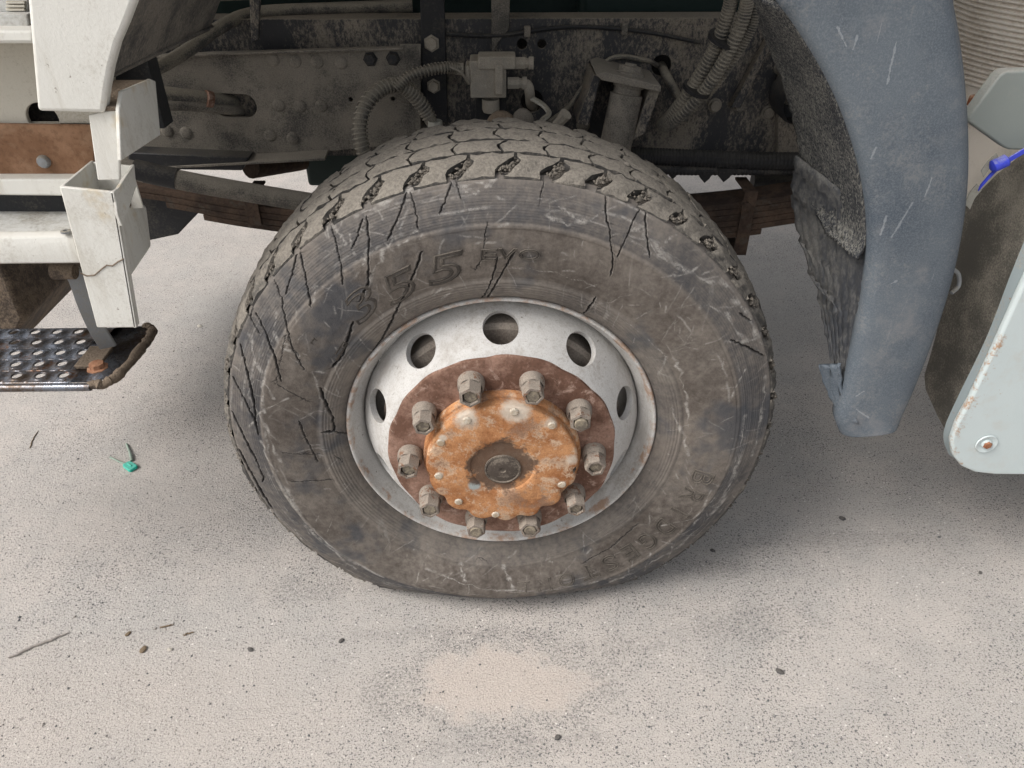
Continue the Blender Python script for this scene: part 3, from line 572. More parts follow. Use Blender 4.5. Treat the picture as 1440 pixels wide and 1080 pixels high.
# conical disc with ten hand holes: sector by sector
def disc_mesh():
    m = MB(); CV, CF = ring_cell(R(18), 1., .5, 48, 7)
    CP = [(-1, .2635, .046), (-.8, .2605, .036), (-.45, .2515, .0165), (0, .2385, -.0055), (.5, .2225, -.0295), (.8, .2130, -.0420), (1., .2045, -.0485)]
    cu = np.array(CP)
    def at(u, v, off=0.):
        r = np.interp(v, cu[:, 0], cu[:, 1]); y = np.interp(v, cu[:, 0], cu[:, 2]); return (r - off * .8) * math.sin(u), y + off * .6, AX + (r - off * .8) * math.cos(u)
    for s_ in range(10):
        V, F = [], []
        n, k = 48, 7
        for (u, v) in CV: V.append((u, v))
        # replace the unit ring by a true circle of 29 mm on the slope
        W = []
        for j in range(n):
            a = 2 * math.pi * j / n; ou, ov = CV[j * k + k - 1]; iu, iv = .0315 * math.cos(a) / .2385, .0315 * math.sin(a) / .055
            for i in range(k): t = (i / (k - 1)) ** 1.2; W.append((iu + (ou - iu) * t, iv + (ov - iv) * t))
        base = R(36) * s_
        V = [at(u + base, v) for u, v in W] + [at(W[j * k][0] + base, W[j * k][1], .012) for j in range(n)]
        F = list(CF) + [(j * k, ((j + 1) % n) * k, n * k + (j + 1) % n, n * k + j) for j in range(n)]
        m.add(V, F)
    me = m.mesh('rim_disc', 'rim', 40); return me
bm = bmesh.new(); me = disc_mesh(); bm.from_mesh(me); bmesh.ops.remove_doubles(bm, verts=bm.verts[:], dist=.0004); bmesh.ops.recalc_face_normals(bm, faces=bm.faces[:]); bm.to_mesh(me); bm.free()
me.polygons.foreach_set('use_smooth', [True] * len(me.polygons)); me.set_sharp_from_angle(angle=R(45))
disc = link('rim_disc', me, rim)
MB().lathe([(.10, .022), (.218, .022), (.226, .03), (.226, .20), (.16, .22)], (0, 0, AX), 64).build('brake_drum', 'drum', truck)
# bolting flange with a wavy rust edge
m = MB(); n = 128; rings = [(.2085, -.0455), (.2070, -.0515), (.200, -.0540), (.170, -.0545), (.143, -.0545)]
V = []
for i, (r, y) in enumerate(rings):
    for j in range(n):
        a = 2 * math.pi * j / n; rr = r + (.0012 * math.sin(7 * a) + .0009 * math.sin(19 * a + 1)) * (i < 3); V.append((rr * math.sin(a), y, AX + rr * math.cos(a)))
m.add(V, [(i * n + j, (i + 1) * n + j, (i + 1) * n + (j + 1) % n, i * n + (j + 1) % n) for i in range(len(rings) - 1) for j in range(n)])
flange = m.build('bolting_flange', 'ring', truck, angle=50); flange['label'] = 'brown rusty ring round the orange hub'

# wheel nuts: tapered sleeve with stud end
def nut_mesh():
    m = MB(); m.lathe([(.0215, 0), (.0220, -.004), (.0212, -.016), (.0185, -.021)], (0, 0, 0), 24)
    hexp = []
    for r, h in ((.0178, -.018), (.0176, -.040), (.0165, -.0435), (.0125, -.044), (.0122, -.038)):
        hexp.append([(r * (1 / max(math.cos(((a + 30) % 60) * math.pi / 180 - R(30)), .86)) * .93 * math.sin(R(a)), h, r * (1 / max(math.cos(((a + 30) % 60) * math.pi / 180 - R(30)), .86)) * .93 * math.cos(R(a))) for a in range(0, 360, 15)])
    n = 24; V = [p for rg in hexp for p in rg]
    m.add(V, [(i * n + j, (i + 1) * n + j, (i + 1) * n + (j + 1) % n, i * n + (j + 1) % n) for i in range(len(hexp) - 1) for j in range(n)])
    return m.mesh('wheel_nut', 'nut', 45)
NM = nut_mesh(); SM = MB().lathe([(.0118, -.02), (.0118, -.0405), (.0104, -.042), (.0001, -.042)], (0, 0, 0), 18).mesh('stud_end', 'nutend')
for k in range(10):
    a = R(18 + 36 * k); loc = (.1675 * math.sin(a), -.052, AX + .1675 * math.cos(a))
    o = link('wheel_nut', NM, flange, loc=loc, rot=(R(random.uniform(-2, 2)), random.uniform(0, 1), R(random.uniform(-2, 2)))); sc = random.uniform(.94, 1.06); o.scale = (sc * 1.06, random.uniform(1.02, 1.2), sc * 1.06)
    s_ = link('stud_end', SM, flange, loc=(loc[0], loc[1] - .006 + random.uniform(-.001, .004), loc[2]))
# hub and scalloped cap
hub = MB().lathe([(.143, -.050), (.143, -.066), (.1405, -.070), (.136, -.071), (.130, -.071)], (0, 0, AX), 96).build('hub', 'hub', truck)
hub['label'] = 'orange rusted wheel hub with scalloped cap'
def cap_mesh():
    n = 192; V = []; rings = []
    for r0, y in ((.1365, -.068), (.1365, -.0890), (.1355, -.0925), (.1325, -.0942), (.118, -.0950), (.095, -.0958), (.070, -.0965), (.0600, -.0962), (.0575, -.0945), (.0560, -.0925), (.045, -.0920), (.036, -.0915), (.0345, -.0916), (.031, -.0917), (.020, -.0918), (.0015, -.0918)):
        for j in range(n):
            a = 2 * math.pi * j / n; r = r0
            if r0 > .115:
                # bites out of the rim between the cover bolts, deepest at the bottom
                for ang, wd, dp in ((118, 10, .016), (144, 9, .012), (166, 10, .010), (188, 9, .011), (212, 9, .010), (236, 8, .007), (95, 7, .009), (262, 6, .004), (290, 6, .003)):
                    d = (math.degrees(a) - ang + 180) % 360 - 180; r -= dp * math.exp(-(d / wd * 1.6) ** 2) * min(1, (r0 - .115) / .012)
            y2 = y + .0011 * math.sin(5 * a + 2) * (r0 < .12) * (r0 > .06); V.append((r * math.sin(a), y2, AX + r * math.cos(a)))
    k = 16; m = MB(); m.add(V, [(i * n + j, (i + 1) * n + j, (i + 1) * n + (j + 1) % n, i * n + (j + 1) % n) for i in range(k - 1) for j in range(n)]); return m.mesh('hub_cap', 'hub', 48)
cap = link('hub_cap', cap_mesh(), hub)
MB().lathe([(.0330, .001), (.0330, -.0030), (.0305, -.0040), (.0285, -.0022), (.0270, -.0030), (.0150, -.0042), (.0060, -.0046), (.0045, -.0030), (.0002, -.0028)], P(707, 659, y=-.0915), 40).build('centre_plug', 'plug', hub, angle=25)
BM = MB().lathe([(.0078, .004), (.0078, -.0035), (.0060, -.0050), (.0002, -.0052)], (0, 0, 0), 8).mesh('cover_bolt', 'boltp', 30)
for px, py in ((657, 590), (723, 578), (776, 597), (620, 621), (617, 668), (645, 704), (697, 722), (790, 680)):
    link('cover_bolt', BM, hub, loc=P(px, py, y=-.0925), rot=(0, random.random() * 3, 0))
q = P(800, 658, y=-.085); MB().lathe([(.013, .012), (.013, -.003), (.010, -.007), (.006, -.0075), (.0055, -.002), (.0002, -.0015)], q, 20).build('plug', 'muck', hub)

# ------------------------------------------------------------------ chassis
RY = .70
web = XZ([(-300, 30), (2000, 30)], RY)
ztop, zbot = 1.055, .758
hole_px = [(734, 62, 8), (762, 62, 7), (930, 92, 15), (748, 142, 17), (690, 158, 7)]
holes = [circ(*XZ([(a, b)], RY)[0], r * 1.62e-3) for a, b, r in hole_px]
rail = plate('chassis_rail', 'frame', [(-1.35, zbot), (2.6, zbot), (2.6, ztop), (-1.35, ztop)], holes, RY + .004, .008, truck)
rail['label'] = 'mud-spattered black chassis rail behind the wheel'
MB().box((-1.35, RY + .009, ztop - .007), (2.6, RY + .08, ztop + .001)).build('rail_flange', 'frame', rail, .002)
MB().box((-1.35, RY + .009, zbot - .001), (2.6, RY + .08, zbot + .007)).build('rail_flange', 'frame', rail, .002)
# reinforcement plate at the left with a slot
PY = .672
slot = []
a, b = P(318, 147, y=PY), P(346, 148, y=PY); rs = .027
slot = [(b[0] + rs * math.cos(t), b[2] + rs * math.sin(t)) for t in np.linspace(-math.pi / 2, math.pi / 2, 14)] + [(a[0] + rs * math.cos(t), a[2] + rs * math.sin(t)) for t in np.linspace(math.pi / 2, 3 * math.pi / 2, 14)]
hl = [circ(*XZ([q], PY)[0], .0065) for q in ((494, 139), (553, 138))]
rp = plate('reinforcement_plate', 'plate', XZ([(60, 235), (190, 226), (462, 211), (574, 200), (568, 66), (300, 74), (60, 84)], PY), [slot] + hl, PY, .010, truck)
rp['label'] = 'dust coated plate with rows of rivet heads and an oval slot'
A = [P(a_, b_, y=PY - .005) for a_, b_ in ((120, 230), (190, 225), (462, 210))]; Bq = [q + np.array((0, -.05, -.004)) for q in A]
MB().sheet(A, Bq, (0, 0, -.006)).build('plate_lip', 'plate', rp, .0015)
A = [P(a_, b_, y=PY - .005) for a_, b_ in ((180, 80), (300, 73), (568, 65))]; Bq = [q + np.array((0, -.018, .001)) for q in A]
MB().sheet(A, Bq, (0, 0, -.005)).build('plate_lip', 'plate', rp, .0015)
RVM = MB().lathe([(.0145, .002), (.0145, -.0012), (.0125, -.0035), (.008, -.0048), (.0002, -.005)], (0, 0, 0), 16).mesh('rivet', 'plate')
HXM = MB().lathe([(.0165, .001), (.0165, -.002), (.0128, -.0025), (.0126, -.010), (.011, -.0118), (.0002, -.012)], (0, 0, 0), 6).mesh('bolt', 'valve', 30)
HXP = MB().lathe([(.0165, .001), (.0165, -.002), (.0128, -.0025), (.0126, -.010), (.011, -.0118), (.0002, -.012)], (0, 0, 0), 12).mesh('bolt', 'plate', 30)
HXD = MB().lathe([(.0165, .001), (.0165, -.002), (.0128, -.0025), (.0126, -.010), (.011, -.0118), (.0002, -.012)], (0, 0, 0), 6).mesh('bolt', 'dark', 30)
for px, py in ((384, 84), (415, 86), (446, 87), (392, 148), (422, 149), (452, 149), (380, 190), (412, 194), (262, 187), (235, 184), (480, 88)):
    link('rivet', RVM, rp, loc=P(px, py, y=PY - .0055))
for px, py in ((521, 83), (553, 82)): link('bolt', HXD, rp, loc=P(px, py, y=PY - .0055), rot=(0, random.random(), 0))
for px, py in ((1005, 148), (1040, 148), (1080, 158), (1108, 178), (1098, 95), (820, 176)):
    o = link('bolt', HXP, rail, loc=P(px, py, y=RY - .0055), rot=(0, random.random(), 0))
# pipes running into the slot
MB().tube(spline([P(190, 128, y=.60), P(260, 136, y=.63), P(320, 144, y=.68), P(352, 152, y=.80)], 20), .017, 14).build('pipe', 'hose', truck)
MB().tube(spline([P(190, 148, y=.59), P(260, 148, y=.62), P(330, 155, y=.68), P(350, 160, y=.8)], 20), .012, 14).build('pipe', 'plate', truck)
q0, q1 = P(289, 139, y=.64), P(297, 141, y=.648); MB().tube([q0, q1], .0195, 14).build('pipe_clamp', 'ring', truck)
# straps standing on the rail
st = MB().prism(XZ([(590, -60), (623, -60), (630, 172), (594, 172)], RY - .012), RY - .016, RY - .004).build('upright_strap', 'dark', truck, .0015)
link('bolt', HXM, st, loc=P(607, 61, y=RY - .017)).scale = (1.1,) * 3
link('bolt', HXM, st, loc=P(610, 121, y=RY - .017))
st = MB().prism(XZ([(690, -60), (718, -60), (716, 40), (700, 60), (692, 78)], RY - .008), RY - .012, RY - .004).build('upright_strap', 'plate', truck, .0015)
A = XZ([(562, 62), (592, 62), (592, 190), (566, 196)], RY - .03); MB().prism(A, RY - .034, RY - .024).build('corner_bracket', 'plate', truck, .002)
# air valve with its hoses
vy = .60
def vb(m, x0, y0, x1, y1, ya, yb):
    a, b = P(x0, y0, y=ya), P(x1, y1, y=ya); return m.box((a[0], ya, b[2]), (b[0], yb, a[2]))
m = MB(); vb(m, 660, 86, 712, 138, vy, vy + .07); vb(m, 672, 80, 725, 98, vy - .006, vy + .05); vb(m, 654, 92, 668, 116, vy + .004, vy + .05); vb(m, 696, 92, 708, 134, vy - .012, vy + .01)
val = m.build('air_valve', 'valve', truck, .003); val['label'] = 'dust-caked air valve block on the rail'
q = P(690, 139, y=vy + .02); MB().lathe([(.019, .0), (.0195, -.022), (.017, -.028), (.010, -.030), (.0002, -.030)], (q[0], q[1], q[2]), 16, 'z').build('valve_port', 'valve', val)
for px, py, L in ((724, 89, .022), (714, 117, .024)):
    q = P(px, py, y=vy + .012); MB().lathe([(.0125, 0), (.0125, L), (.0105, L + .002), (.0105, L + .007), (.0135, L + .008), (.0135, L + .018), (.0002, L + .018)], q, 8, 'x').build('valve_port', 'valve', val, angle=20)
q = P(652, 97, y=vy + .012); MB().lathe([(.0125, 0), (.0125, -.018), (.009, -.020), (.009, -.03)], q, 8, 'x').build('valve_port', 'valve', val, angle=20)
MB().tube(spline([P(733, 116, y=vy + .012), P(742, 120, y=vy + .012), P(745, 132, y=vy + .02), P(746, 146, y=vy + .09), P(750, 150, y=vy + .2)], 16), .011, 12).build('pipe', 'valve', val)
MB().box((P(668, 150, y=.64)[0], .64, .84), (P(712, 150, y=.64)[0], .697, .93)).build('valve_bracket', 'dark', val, .002)
def coil(path, r, turns, wire, name, mat, parent, n=6):
    p = np.array(path); T = np.gradient(p, axis=0); T /= np.linalg.norm(T, axis=1)[:, None]; U = np.cross(T, [0, 1, .2]); U /= np.linalg.norm(U, axis=1)[:, None]; W = np.cross(T, U)
    t = np.linspace(0, 1, turns * 12); ii = t * (len(p) - 1); q = lambda A: np.stack([np.interp(ii, range(len(p)), A[:, k]) for k in range(3)], -1)
    ph = t * turns * 2 * math.pi; return MB().tube(q(p) + r * (np.cos(ph)[:, None] * q(U) + np.sin(ph)[:, None] * q(W)), wire, n).build(name, mat, parent, angle=60)
loop = spline([P(518, 232, y=.50), P(509, 205, y=.50), P(506, 178, y=.51), P(514, 148, y=.53), P(536, 125, y=.56), P(560, 120, y=.58), P(580, 132, y=.60), P(596, 152, y=.61), P(607, 172, y=.61)], 60)
h1 = MB().tube(loop, .0135, 14).build('brake_hose', 'hose', truck); coil(loop[:-2], .0155, 34, .0019, 'spring_wrap', 'wire', h1)
h2p = spline([P(556, 124, y=.56), P(575, 108, y=.57), P(605, 98, y=.585), P(632, 95, y=.60), P(650, 97, y=.61)], 40)
h2 = MB().tube(h2p, .009, 12).build('air_hose', 'hose', truck); coil(h2p[:-4], .0115, 22, .0015, 'spring_wrap', 'wire', h2)
MB().tube(spline([P(632, 94, y=.59), P(648, 102, y=.59), P(660, 118, y=.60)], 10), .003, 8).build('cable', 'wire', truck)
q = P(612, 176, y=.60); MB().lathe([(.016, .01), (.017, -.008), (.012, -.02), (.0002, -.022)], q, 8, 'z').build('hose_fitting', 'grey_tag', truck)
MB().tube(spline([P(748, 138, y=.62), P(764, 148, y=.6), P(772, 160, y=.58), P(762, 170, y=.56), P(758, 185, y=.55)], 20), .006, 10).build('cable', 'grey_tag', truck)
a = P(778, 182, y=.55); b = P(796, 160, y=.53); MB().tube([a, a * .5 + b * .5, b], [.011, .011, .014], 8).build('grease_fitting', 'valve', truck, angle=25)
# caliper lumps just behind the crown of the tyre
for px, py, s_, mt in ((705, 172, .03, 'muck'), (735, 168, .022, 'mud'), (690, 185, .03, 'dark')):
    q = P(px, py, y=.42); m = MB(); m.lathe([(s_, -.05), (s_ * 1.05, 0), (s_ * .8, .012), (s_ * .4, .02), (.0002, .021)], (q[0], q[1], q[2]), 12, 'z'); m.build('brake_casting', mt, truck, .002)
# shock absorber with its bracket
sy = .605
mp = XZ([(836, 108), (852, 104), (928, 122), (930, 131), (918, 132), (850, 114)], sy - .05); bracket = MB().prism(XZ([(838, 105), (850, 101), (930, 121), (929, 130), (846, 113)], sy - .05), sy - .05, RY - .002).build('shock_bracket', 'plate', truck, .002)
MB().prism(XZ([(836, 106), (846, 110), (828, 180), (812, 176)], sy - .03), sy - .02, RY - .004).build('bracket_cheek', 'frame', bracket, .002)
MB().prism(XZ([(915, 124), (930, 128), (908, 190), (890, 200)], sy - .03), sy - .02, RY - .004).build('bracket_cheek', 'frame', bracket, .002)
a, b = P(884, 118, y=sy), P(858, 240, y=sy - .02); ax = (b - a) / np.linalg.norm(b - a)
sh = MB().tube([a, a + ax * .006, a + ax * .007, a + ax * .02, a + ax * .021, b], [.034, .034, .030, .030, .036, .036], 24).build('shock_absorber', 'plate', truck, angle=30)
c0 = P(884, 106, y=sy); MB().tube([c0 - ax * .024, c0 - ax * .020, c0 - ax * .019, c0 - ax * .008, c0 - ax * .007, c0 + ax * .002, c0 + ax * .003, c0 + ax * .010], [.012, .013, .024, .026, .034, .034, .03, .03], 20).build('bushing', 'plate', sh, angle=30)
# corrugated conduits hanging at the right
def conduit(pts, r, n, name='conduit', mat='hose', rib=.0022, parent=truck):
    p = spline(pts, n * 4); rr = np.array([r + rib * (1 if i % 4 in (0, 1) else 0) for i in range(len(p))]); return MB().tube(p, rr, 12).build(name, mat, parent, angle=25)
conduit([P(1030, -30, y=.52), P(1026, 10, y=.53), P(1006, 66, y=.55), P(976, 118, y=.58), P(946, 160, y=.62), P(930, 176, y=.66)], .0125, 58)
conduit([P(1052, -30, y=.50), P(1048, 15, y=.515), P(1024, 74, y=.53), P(990, 128, y=.565), P(950, 168, y=.61), P(934, 180, y=.66)], .0125, 58)
conduit([P(1064, -30, y=.54), P(1060, 25, y=.54), P(1038, 70, y=.55), P(1000, 124, y=.59), P(958, 166, y=.63)], .011, 52)
MB().tube(spline([P(930, 92, y=.75), P(936, 104, y=.68), P(950, 130, y=.65), P(962, 150, y=.62)], 14), .010, 12).build('cable', 'hose', truck)
MB().prism(XZ([(1082, 48), (1090, 50), (1040, 150), (1026, 150)], RY - .02), RY - .03, RY - .003).build('gusset', 'frame', truck, .002)
MB().prism(XZ([(1094, 110), (1130, 60), (1180, 60), (1180, 216), (1092, 214)], RY - .02), RY - .03, RY - .003).build('gusset', 'frame', truck, .002)
q = P(1128, 140, y=.60); MB().lathe([(.05, -.03), (.055, 0), (.055, .06), (.03, .07)], q, 24).build('spring_hanger', 'dark', truck)
# cable ties on the conduits, a thin line along the rail and clips
for px, py, yy, r_ in ((1018, 55, .545, .034), (980, 125, .58, .032)):
    q = P(px, py, y=yy); d_ = P(px - 20, py + 40, y=yy + .02) - q; d_ /= np.linalg.norm(d_); MB().tube([q - d_ * .004, q + d_ * .004], r_, 18).build('cable_tie', 'black', truck)
ln = spline([P(628, 48, y=.685), P(700, 50, y=.69), P(800, 38, y=.69), P(900, 44, y=.69), P(985, 60, y=.66)], 40); tl = MB().tube(ln, .0045, 8).build('brake_line', 'dark', truck)
for k in (14, 27): q = ln[k]; MB().box((q[0] - .007, q[1] - .008, q[2] - .010), (q[0] + .007, q[1] + .008, q[2] + .012)).build('line_clip', 'plate', tl, .002)
MB().tube(spline([P(772, 172, y=.60), P(800, 150, y=.66), P(822, 120, y=.68), P(860, 82, y=.685), P(905, 84, y=.69), P(925, 92, y=.72)], 30), .0055, 8).build('brake_line', 'hose', truck)
MB().prism(XZ([(1128, 60), (1150, 50), (1160, 120), (1112, 128)], .62), .615, .625).build('guard_stay', 'frame', truck, .002)
# loom under the rail
conduit([P(860, 219, y=.66), P(940, 222, y=.66), P(1040, 226, y=.65), P(1150, 228, y=.65)], .021, 60, 'wiring_loom', 'black', .0015)
conduit([P(880, 236, y=.64), P(960, 240, y=.64), P(1050, 240, y=.645), P(1140, 240, y=.65)], .010, 50, 'wiring_loom', 'dark', .0012)
for k, (px, py) in enumerate(((948, 243), (994, 245), (1022, 241))):
    q = P(px, py, y=.63); m = MB(); s_ = .012 + .004 * (k % 3); m.add([q + (-s_, 0, .006), q + (s_, 0, .006), q + (s_ * .5, .002, -s_ * .8), q + (-s_ * .2, -.002, -s_ * 1.3), q + (-s_, .004, -s_ * .5)] + [q + (-s_, .003, .006), q + (s_, .003, .006), q + (s_ * .5, .005, -s_ * .8), q + (-s_ * .2, .001, -s_ * 1.3), q + (-s_, .007, -s_ * .5)], [(0, 1, 2, 3, 4), (9, 8, 7, 6, 5)] + [(i, i + 5, (i + 1) % 5 + 5, (i + 1) % 5) for i in range(5)]); m.build('torn_tape', 'black', truck)
MB().tube([P(1058, 254, y=.80), P(1160, 254, y=.80)], .019, 16).build('cross_tube', 'dark', truck)
# leaf spring: two leaves sections left and right of the wheel in one arch
zs = [(-.95, .735), (-.80, .715), (-.6, .675), (-.4, .650), (0, .632), (.4, .655), (.6, .672), (.8, .70), (1.15, .73)]
sp = spline([(a, 0, b) for a, b in zs], 60); lf = empty_parent = None
for k in range(7):
    x0, x1 = (-.95 + .075 * k if k < 4 else -.30, 1.15 - .10 * k); sel = sp[(sp[:, 0] >= x0) & (sp[:, 0] <= x1)].copy(); t_ = .0145
    A = sel + (0, .60, -k * (t_ + .0008)); Bq = sel + (0, .685, -k * (t_ + .0008)); leafo = MB().sheet(A, Bq, (0, 0, -t_)).build('spring_leaf', 'spring', truck if k == 0 else lf, .0015)
    if k == 0: lf = leafo; lf.name = 'leaf_spring'
for px, z0, z1, xx in ((0, .625, .70, P(355, 300, y=.59)[0]), (0, .535, .70, P(1050, 310, y=.59)[0])):
    m = MB(); m.box((xx - .016, .592, z0), (xx + .016, .598, z1)); m.box((xx - .014, .598, z0), (xx + .014, .69, z0 + .006)); m.box((xx - .014, .598, z1 - .006), (xx + .014, .69, z1)); m.build('spring_clip', 'spring', lf, .001)
q = P(1048, 290, y=.58); MB().lathe([(.012, .01), (.012, -.008), (.0002, -.010)], q, 6).build('bolt', 'spring', lf)
# drag link
p = [P(150, 232, y=.5), P(300, 262, y=.5), P(470, 290, y=.5), P(560, 300, y=.48)]
MB().tube(spline(p, 24), .0215, 18).build('drag_link', 'plate', truck)
MB().tube([P(190, 239, y=.5), P(250, 252, y=.5)], .0228, 18).build('rod_sleeve', 'dark', truck)
MB().box((-.45, .95, .70), (.9, 1.45, 1.0)).build('rail_hole_backing', 'dark', truck, .02)  # dark box added to hide the bright ground behind the rail hole
# steering box and bits under the rail at the left
MB().prism(XZ([(180, 214), (350, 222), (340, 240), (180, 238)], .62), .62, .72).build('spring_seat', 'dark', truck, .003)
MB().tube([P(352, 234, y=.75), P(420, 226, y=.9), P(480, 214, y=1.1)], [.03, .026, .024], 14).build('steering_arm', 'spring', truck)
m = MB(); a, b = P(424, 205, y=.9), P(520, 262, y=.9); m.box((a[0], .9, b[2]), (b[0] + .3, 1.3, a[2] + .3)); m.build('oil_sump', 'engine', truck, .01)
# engine and far rail, in the dark above and behind
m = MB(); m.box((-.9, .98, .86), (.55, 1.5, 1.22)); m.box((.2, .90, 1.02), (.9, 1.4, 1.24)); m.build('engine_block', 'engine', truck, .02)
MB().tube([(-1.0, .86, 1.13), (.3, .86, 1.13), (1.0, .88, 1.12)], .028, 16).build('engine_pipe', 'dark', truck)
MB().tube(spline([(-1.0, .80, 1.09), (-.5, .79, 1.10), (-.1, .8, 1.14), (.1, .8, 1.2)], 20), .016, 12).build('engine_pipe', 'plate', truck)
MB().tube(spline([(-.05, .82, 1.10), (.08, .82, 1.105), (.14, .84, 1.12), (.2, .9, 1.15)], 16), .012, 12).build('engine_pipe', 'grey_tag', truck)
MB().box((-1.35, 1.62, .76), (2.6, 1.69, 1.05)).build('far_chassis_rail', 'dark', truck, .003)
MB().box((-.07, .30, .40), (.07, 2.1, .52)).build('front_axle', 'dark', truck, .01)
# pipe curling over the left plate
MB().tube(spline([P(178, 103, y=.45), P(215, 98, y=.50), P(262, 72, y=.58), P(310, 38, y=.66), P(360, 18, y=.74), P(470, 12, y=.78), P(580, 8, y=.8)], 40), .0135, 12).build('loom_pipe', 'hose', truck)
MB().prism(XZ([(350, -40), (368, -40), (364, 55), (354, 60)], .66), .655, .668).build('upright_strap', 'frame', truck, .002)

# ------------------------------------------------------------------ cab, steps and wheel arch at the left
MB().box((-1.5, .06, 1.62), (.62, 2.42, 2.95)).build('cab_body', 'white', truck, .03)
MB().box((-1.5, .02, 1.44), (.62, .055, 2.9)).build('cab_side_panel', 'white', truck, .01)
FY = -.02
arch = [(192, -40), (190, 0), (178, 32), (165, 62), (156, 95), (150, 128), (146, 160)]
fen = XZ([(52, 157), (38, 0), (33, -40)], FY) + [(-.615, 1.439), (-.27, 1.439), (-.36, 1.34), (-.41, 1.28)] + XZ(arch, FY)
fp = MB().prism(fen, FY, FY + .022).build('cab_fender', 'white', truck, .006, seg=3); fp['label'] = 'cream painted lower corner of the cab by the wheel arch'
# liner of the arch, curving over the wheel
ap = spline([(x_, 0, z_) for x_, z_ in XZ([(150, 112), (157, 92), (166, 62), (179, 32), (191, 0), (200, -25)], .0)] + [(-.40, 0, 1.30), (-.2, 0, 1.42), (.05, 0, 1.44), (.22, 0, 1.38)], 60)
A = ap + (.004, .003, 0); Bq = ap + (.030, .36, 0); 
for i in range(len(A)):
    if i < 3: Bq[i] += (rng.normal(0, .003), 0, .006 * (i % 2))
MB().sheet(A, Bq, (-.004, 0, .006)).build('arch_liner', 'arch', truck)
# sill strips of the upper step, back wall of the recess
def strip(name, mat, poly, y0, y1, parent=truck, bev=.002): return MB().prism(XZ(poly, y0), y0, y1).build(name, mat, parent, bev)
sy0 = .012
strip('door_sill', 'sill', [(-480, 40), (41, 40), (38, 20), (-480, 20)], sy0 + .030, sy0 + .05)
ts = strip('sill_tread', 'sill', [(-480, 19), (40, 19), (38, -40), (-480, -40)], sy0 + .052, sy0 + .08)
for k in range(3):
    a = P(10, 3 + 5 * k, y=sy0 + .051); MB().box((a[0], sy0 + .047, a[2] - .002), (a[0] + .026, sy0 + .0525, a[2] + .0015)).build('tread_rib', 'recess', ts, .001)
strip('step_ledge', 'white', [(-480, 42), (46, 42), (50, 62), (-480, 62)], sy0, sy0 + .12, bev=.005)
rh = circ(*XZ([(62, 166)], sy0 + .10)[0], .026)
plate('recess_wall', 'recess', XZ([(-480, 60), (160, 60), (160, 172), (-480, 172)], sy0 + .10), [rh], sy0 + .10, .006, truck)
MB().box((-1.42, .16, .98), (-.55, .2, 1.25)).build('recess_back', 'dark', truck)
rs_ = strip('rusty_panel', 'rustpan', [(-480, 168), (132, 176), (134, 256), (-480, 252)], sy0 + .085, sy0 + .092)
link('bolt', MB().lathe([(.0105, .001), (.0105, -.003), (.008, -.007), (.0002, -.008)], (0, 0, 0), 12).mesh('bolt', 'strap'), rs_, loc=P(62, 227, y=sy0 + .084))
strip('step_ledge', 'white', [(-480, 252), (100, 252), (104, 266), (86, 276), (-480, 270)], sy0 + .06, sy0 + .13, bev=.003)
# second step: shelf with worn top and rolled lip
zsf = P(50, 332, y=0)[2]
tp = [P(-480, 332, y=.0), P(112, 334, y=.0), P(120, 282, z=zsf), P(-480, 282, z=zsf)]
m = MB(); V = [tuple(q) for q in tp]; V2 = [(a, b, c - .012) for a, b, c in V]; m.add(V + V2, [(0, 1, 2, 3), (7, 6, 5, 4), (0, 4, 5, 1), (1, 5, 6, 2), (2, 6, 7, 3), (3, 7, 4, 0)]); shelf = m.build('step_shelf', 'sill', truck, .003)
lp = [(y_, z_) for y_, z_ in ((-.004, zsf - .044), (.003, zsf - .048), (.008, zsf - .040), (.006, zsf - .013), (.010, zsf - .006), (.013, zsf + .001), (.010, zsf + .0040), (.003, zsf + .0035), (-.004, zsf - .002), (-.007, zsf - .015))]
xa, xb = -1.42, P(112, 350, y=0)[0]; n = len(lp)
MB().add([(xa, a, b) for a, b in lp] + [(xb, a, b) for a, b in lp], [tuple(range(n)), tuple(range(2 * n - 1, n - 1, -1))] + [(i, n + i, n + (i + 1) % n, (i + 1) % n) for i in range(n)]).build('shelf_lip', 'white', shelf, .0015)
link('screw', MB().lathe([(.0075, .001), (.0075, .004), (.004, .0045), (.0035, .002), (.0002, .0018)], (0, 0, 0), 12, 'z').mesh('screw', 'strap'), shelf, loc=P(91, 334, z=zsf + .001) + (0, .008, .004))
m = MB(); m.box((-1.42, .10, zsf - .02), (P(110, 300, y=.1)[0], .125, zsf + .05)); m.build('shelf_back', 'dark', truck)
# corner channels at the ends of the steps
def channel(name, front, y0, depth, th, mat, side_drop=None, left=True, lbl=None):
    f = XZ(front, y0)                        # TL, TR, BR, BL
    m = MB(); m.prism(f, y0, y0 + th); o = m.build(name, mat, truck, .0022, seg=3)
    return o
c1 = channel('corner_post', [(124, 162), (167, 152), (169, 254), (137, 254)], -.012, .1, .006, 'white')
X1 = P(167, 152, y=-.012)[0] + .003
def side_plate(name, pts, x, th, mat, parent, bev=.0015):   # plate standing along the depth, its outline given at a known x
    V = [tuple(P(a, b, x=x)) for a, b in pts]; n = len(V); V2 = [(a - th, b, c) for a, b, c in V]
    return MB().add(V + V2, [tuple(range(n)), tuple(range(2 * n - 1, n - 1, -1))] + [(i, n + i, n + (i + 1) % n, (i + 1) % n) for i in range(n)]).build(name, mat, parent, bev)
side_plate('post_side', [(168, 153), (172, 128), (212, 111), (219, 114), (226, 190), (171, 226)], X1, .006, 'white', c1)
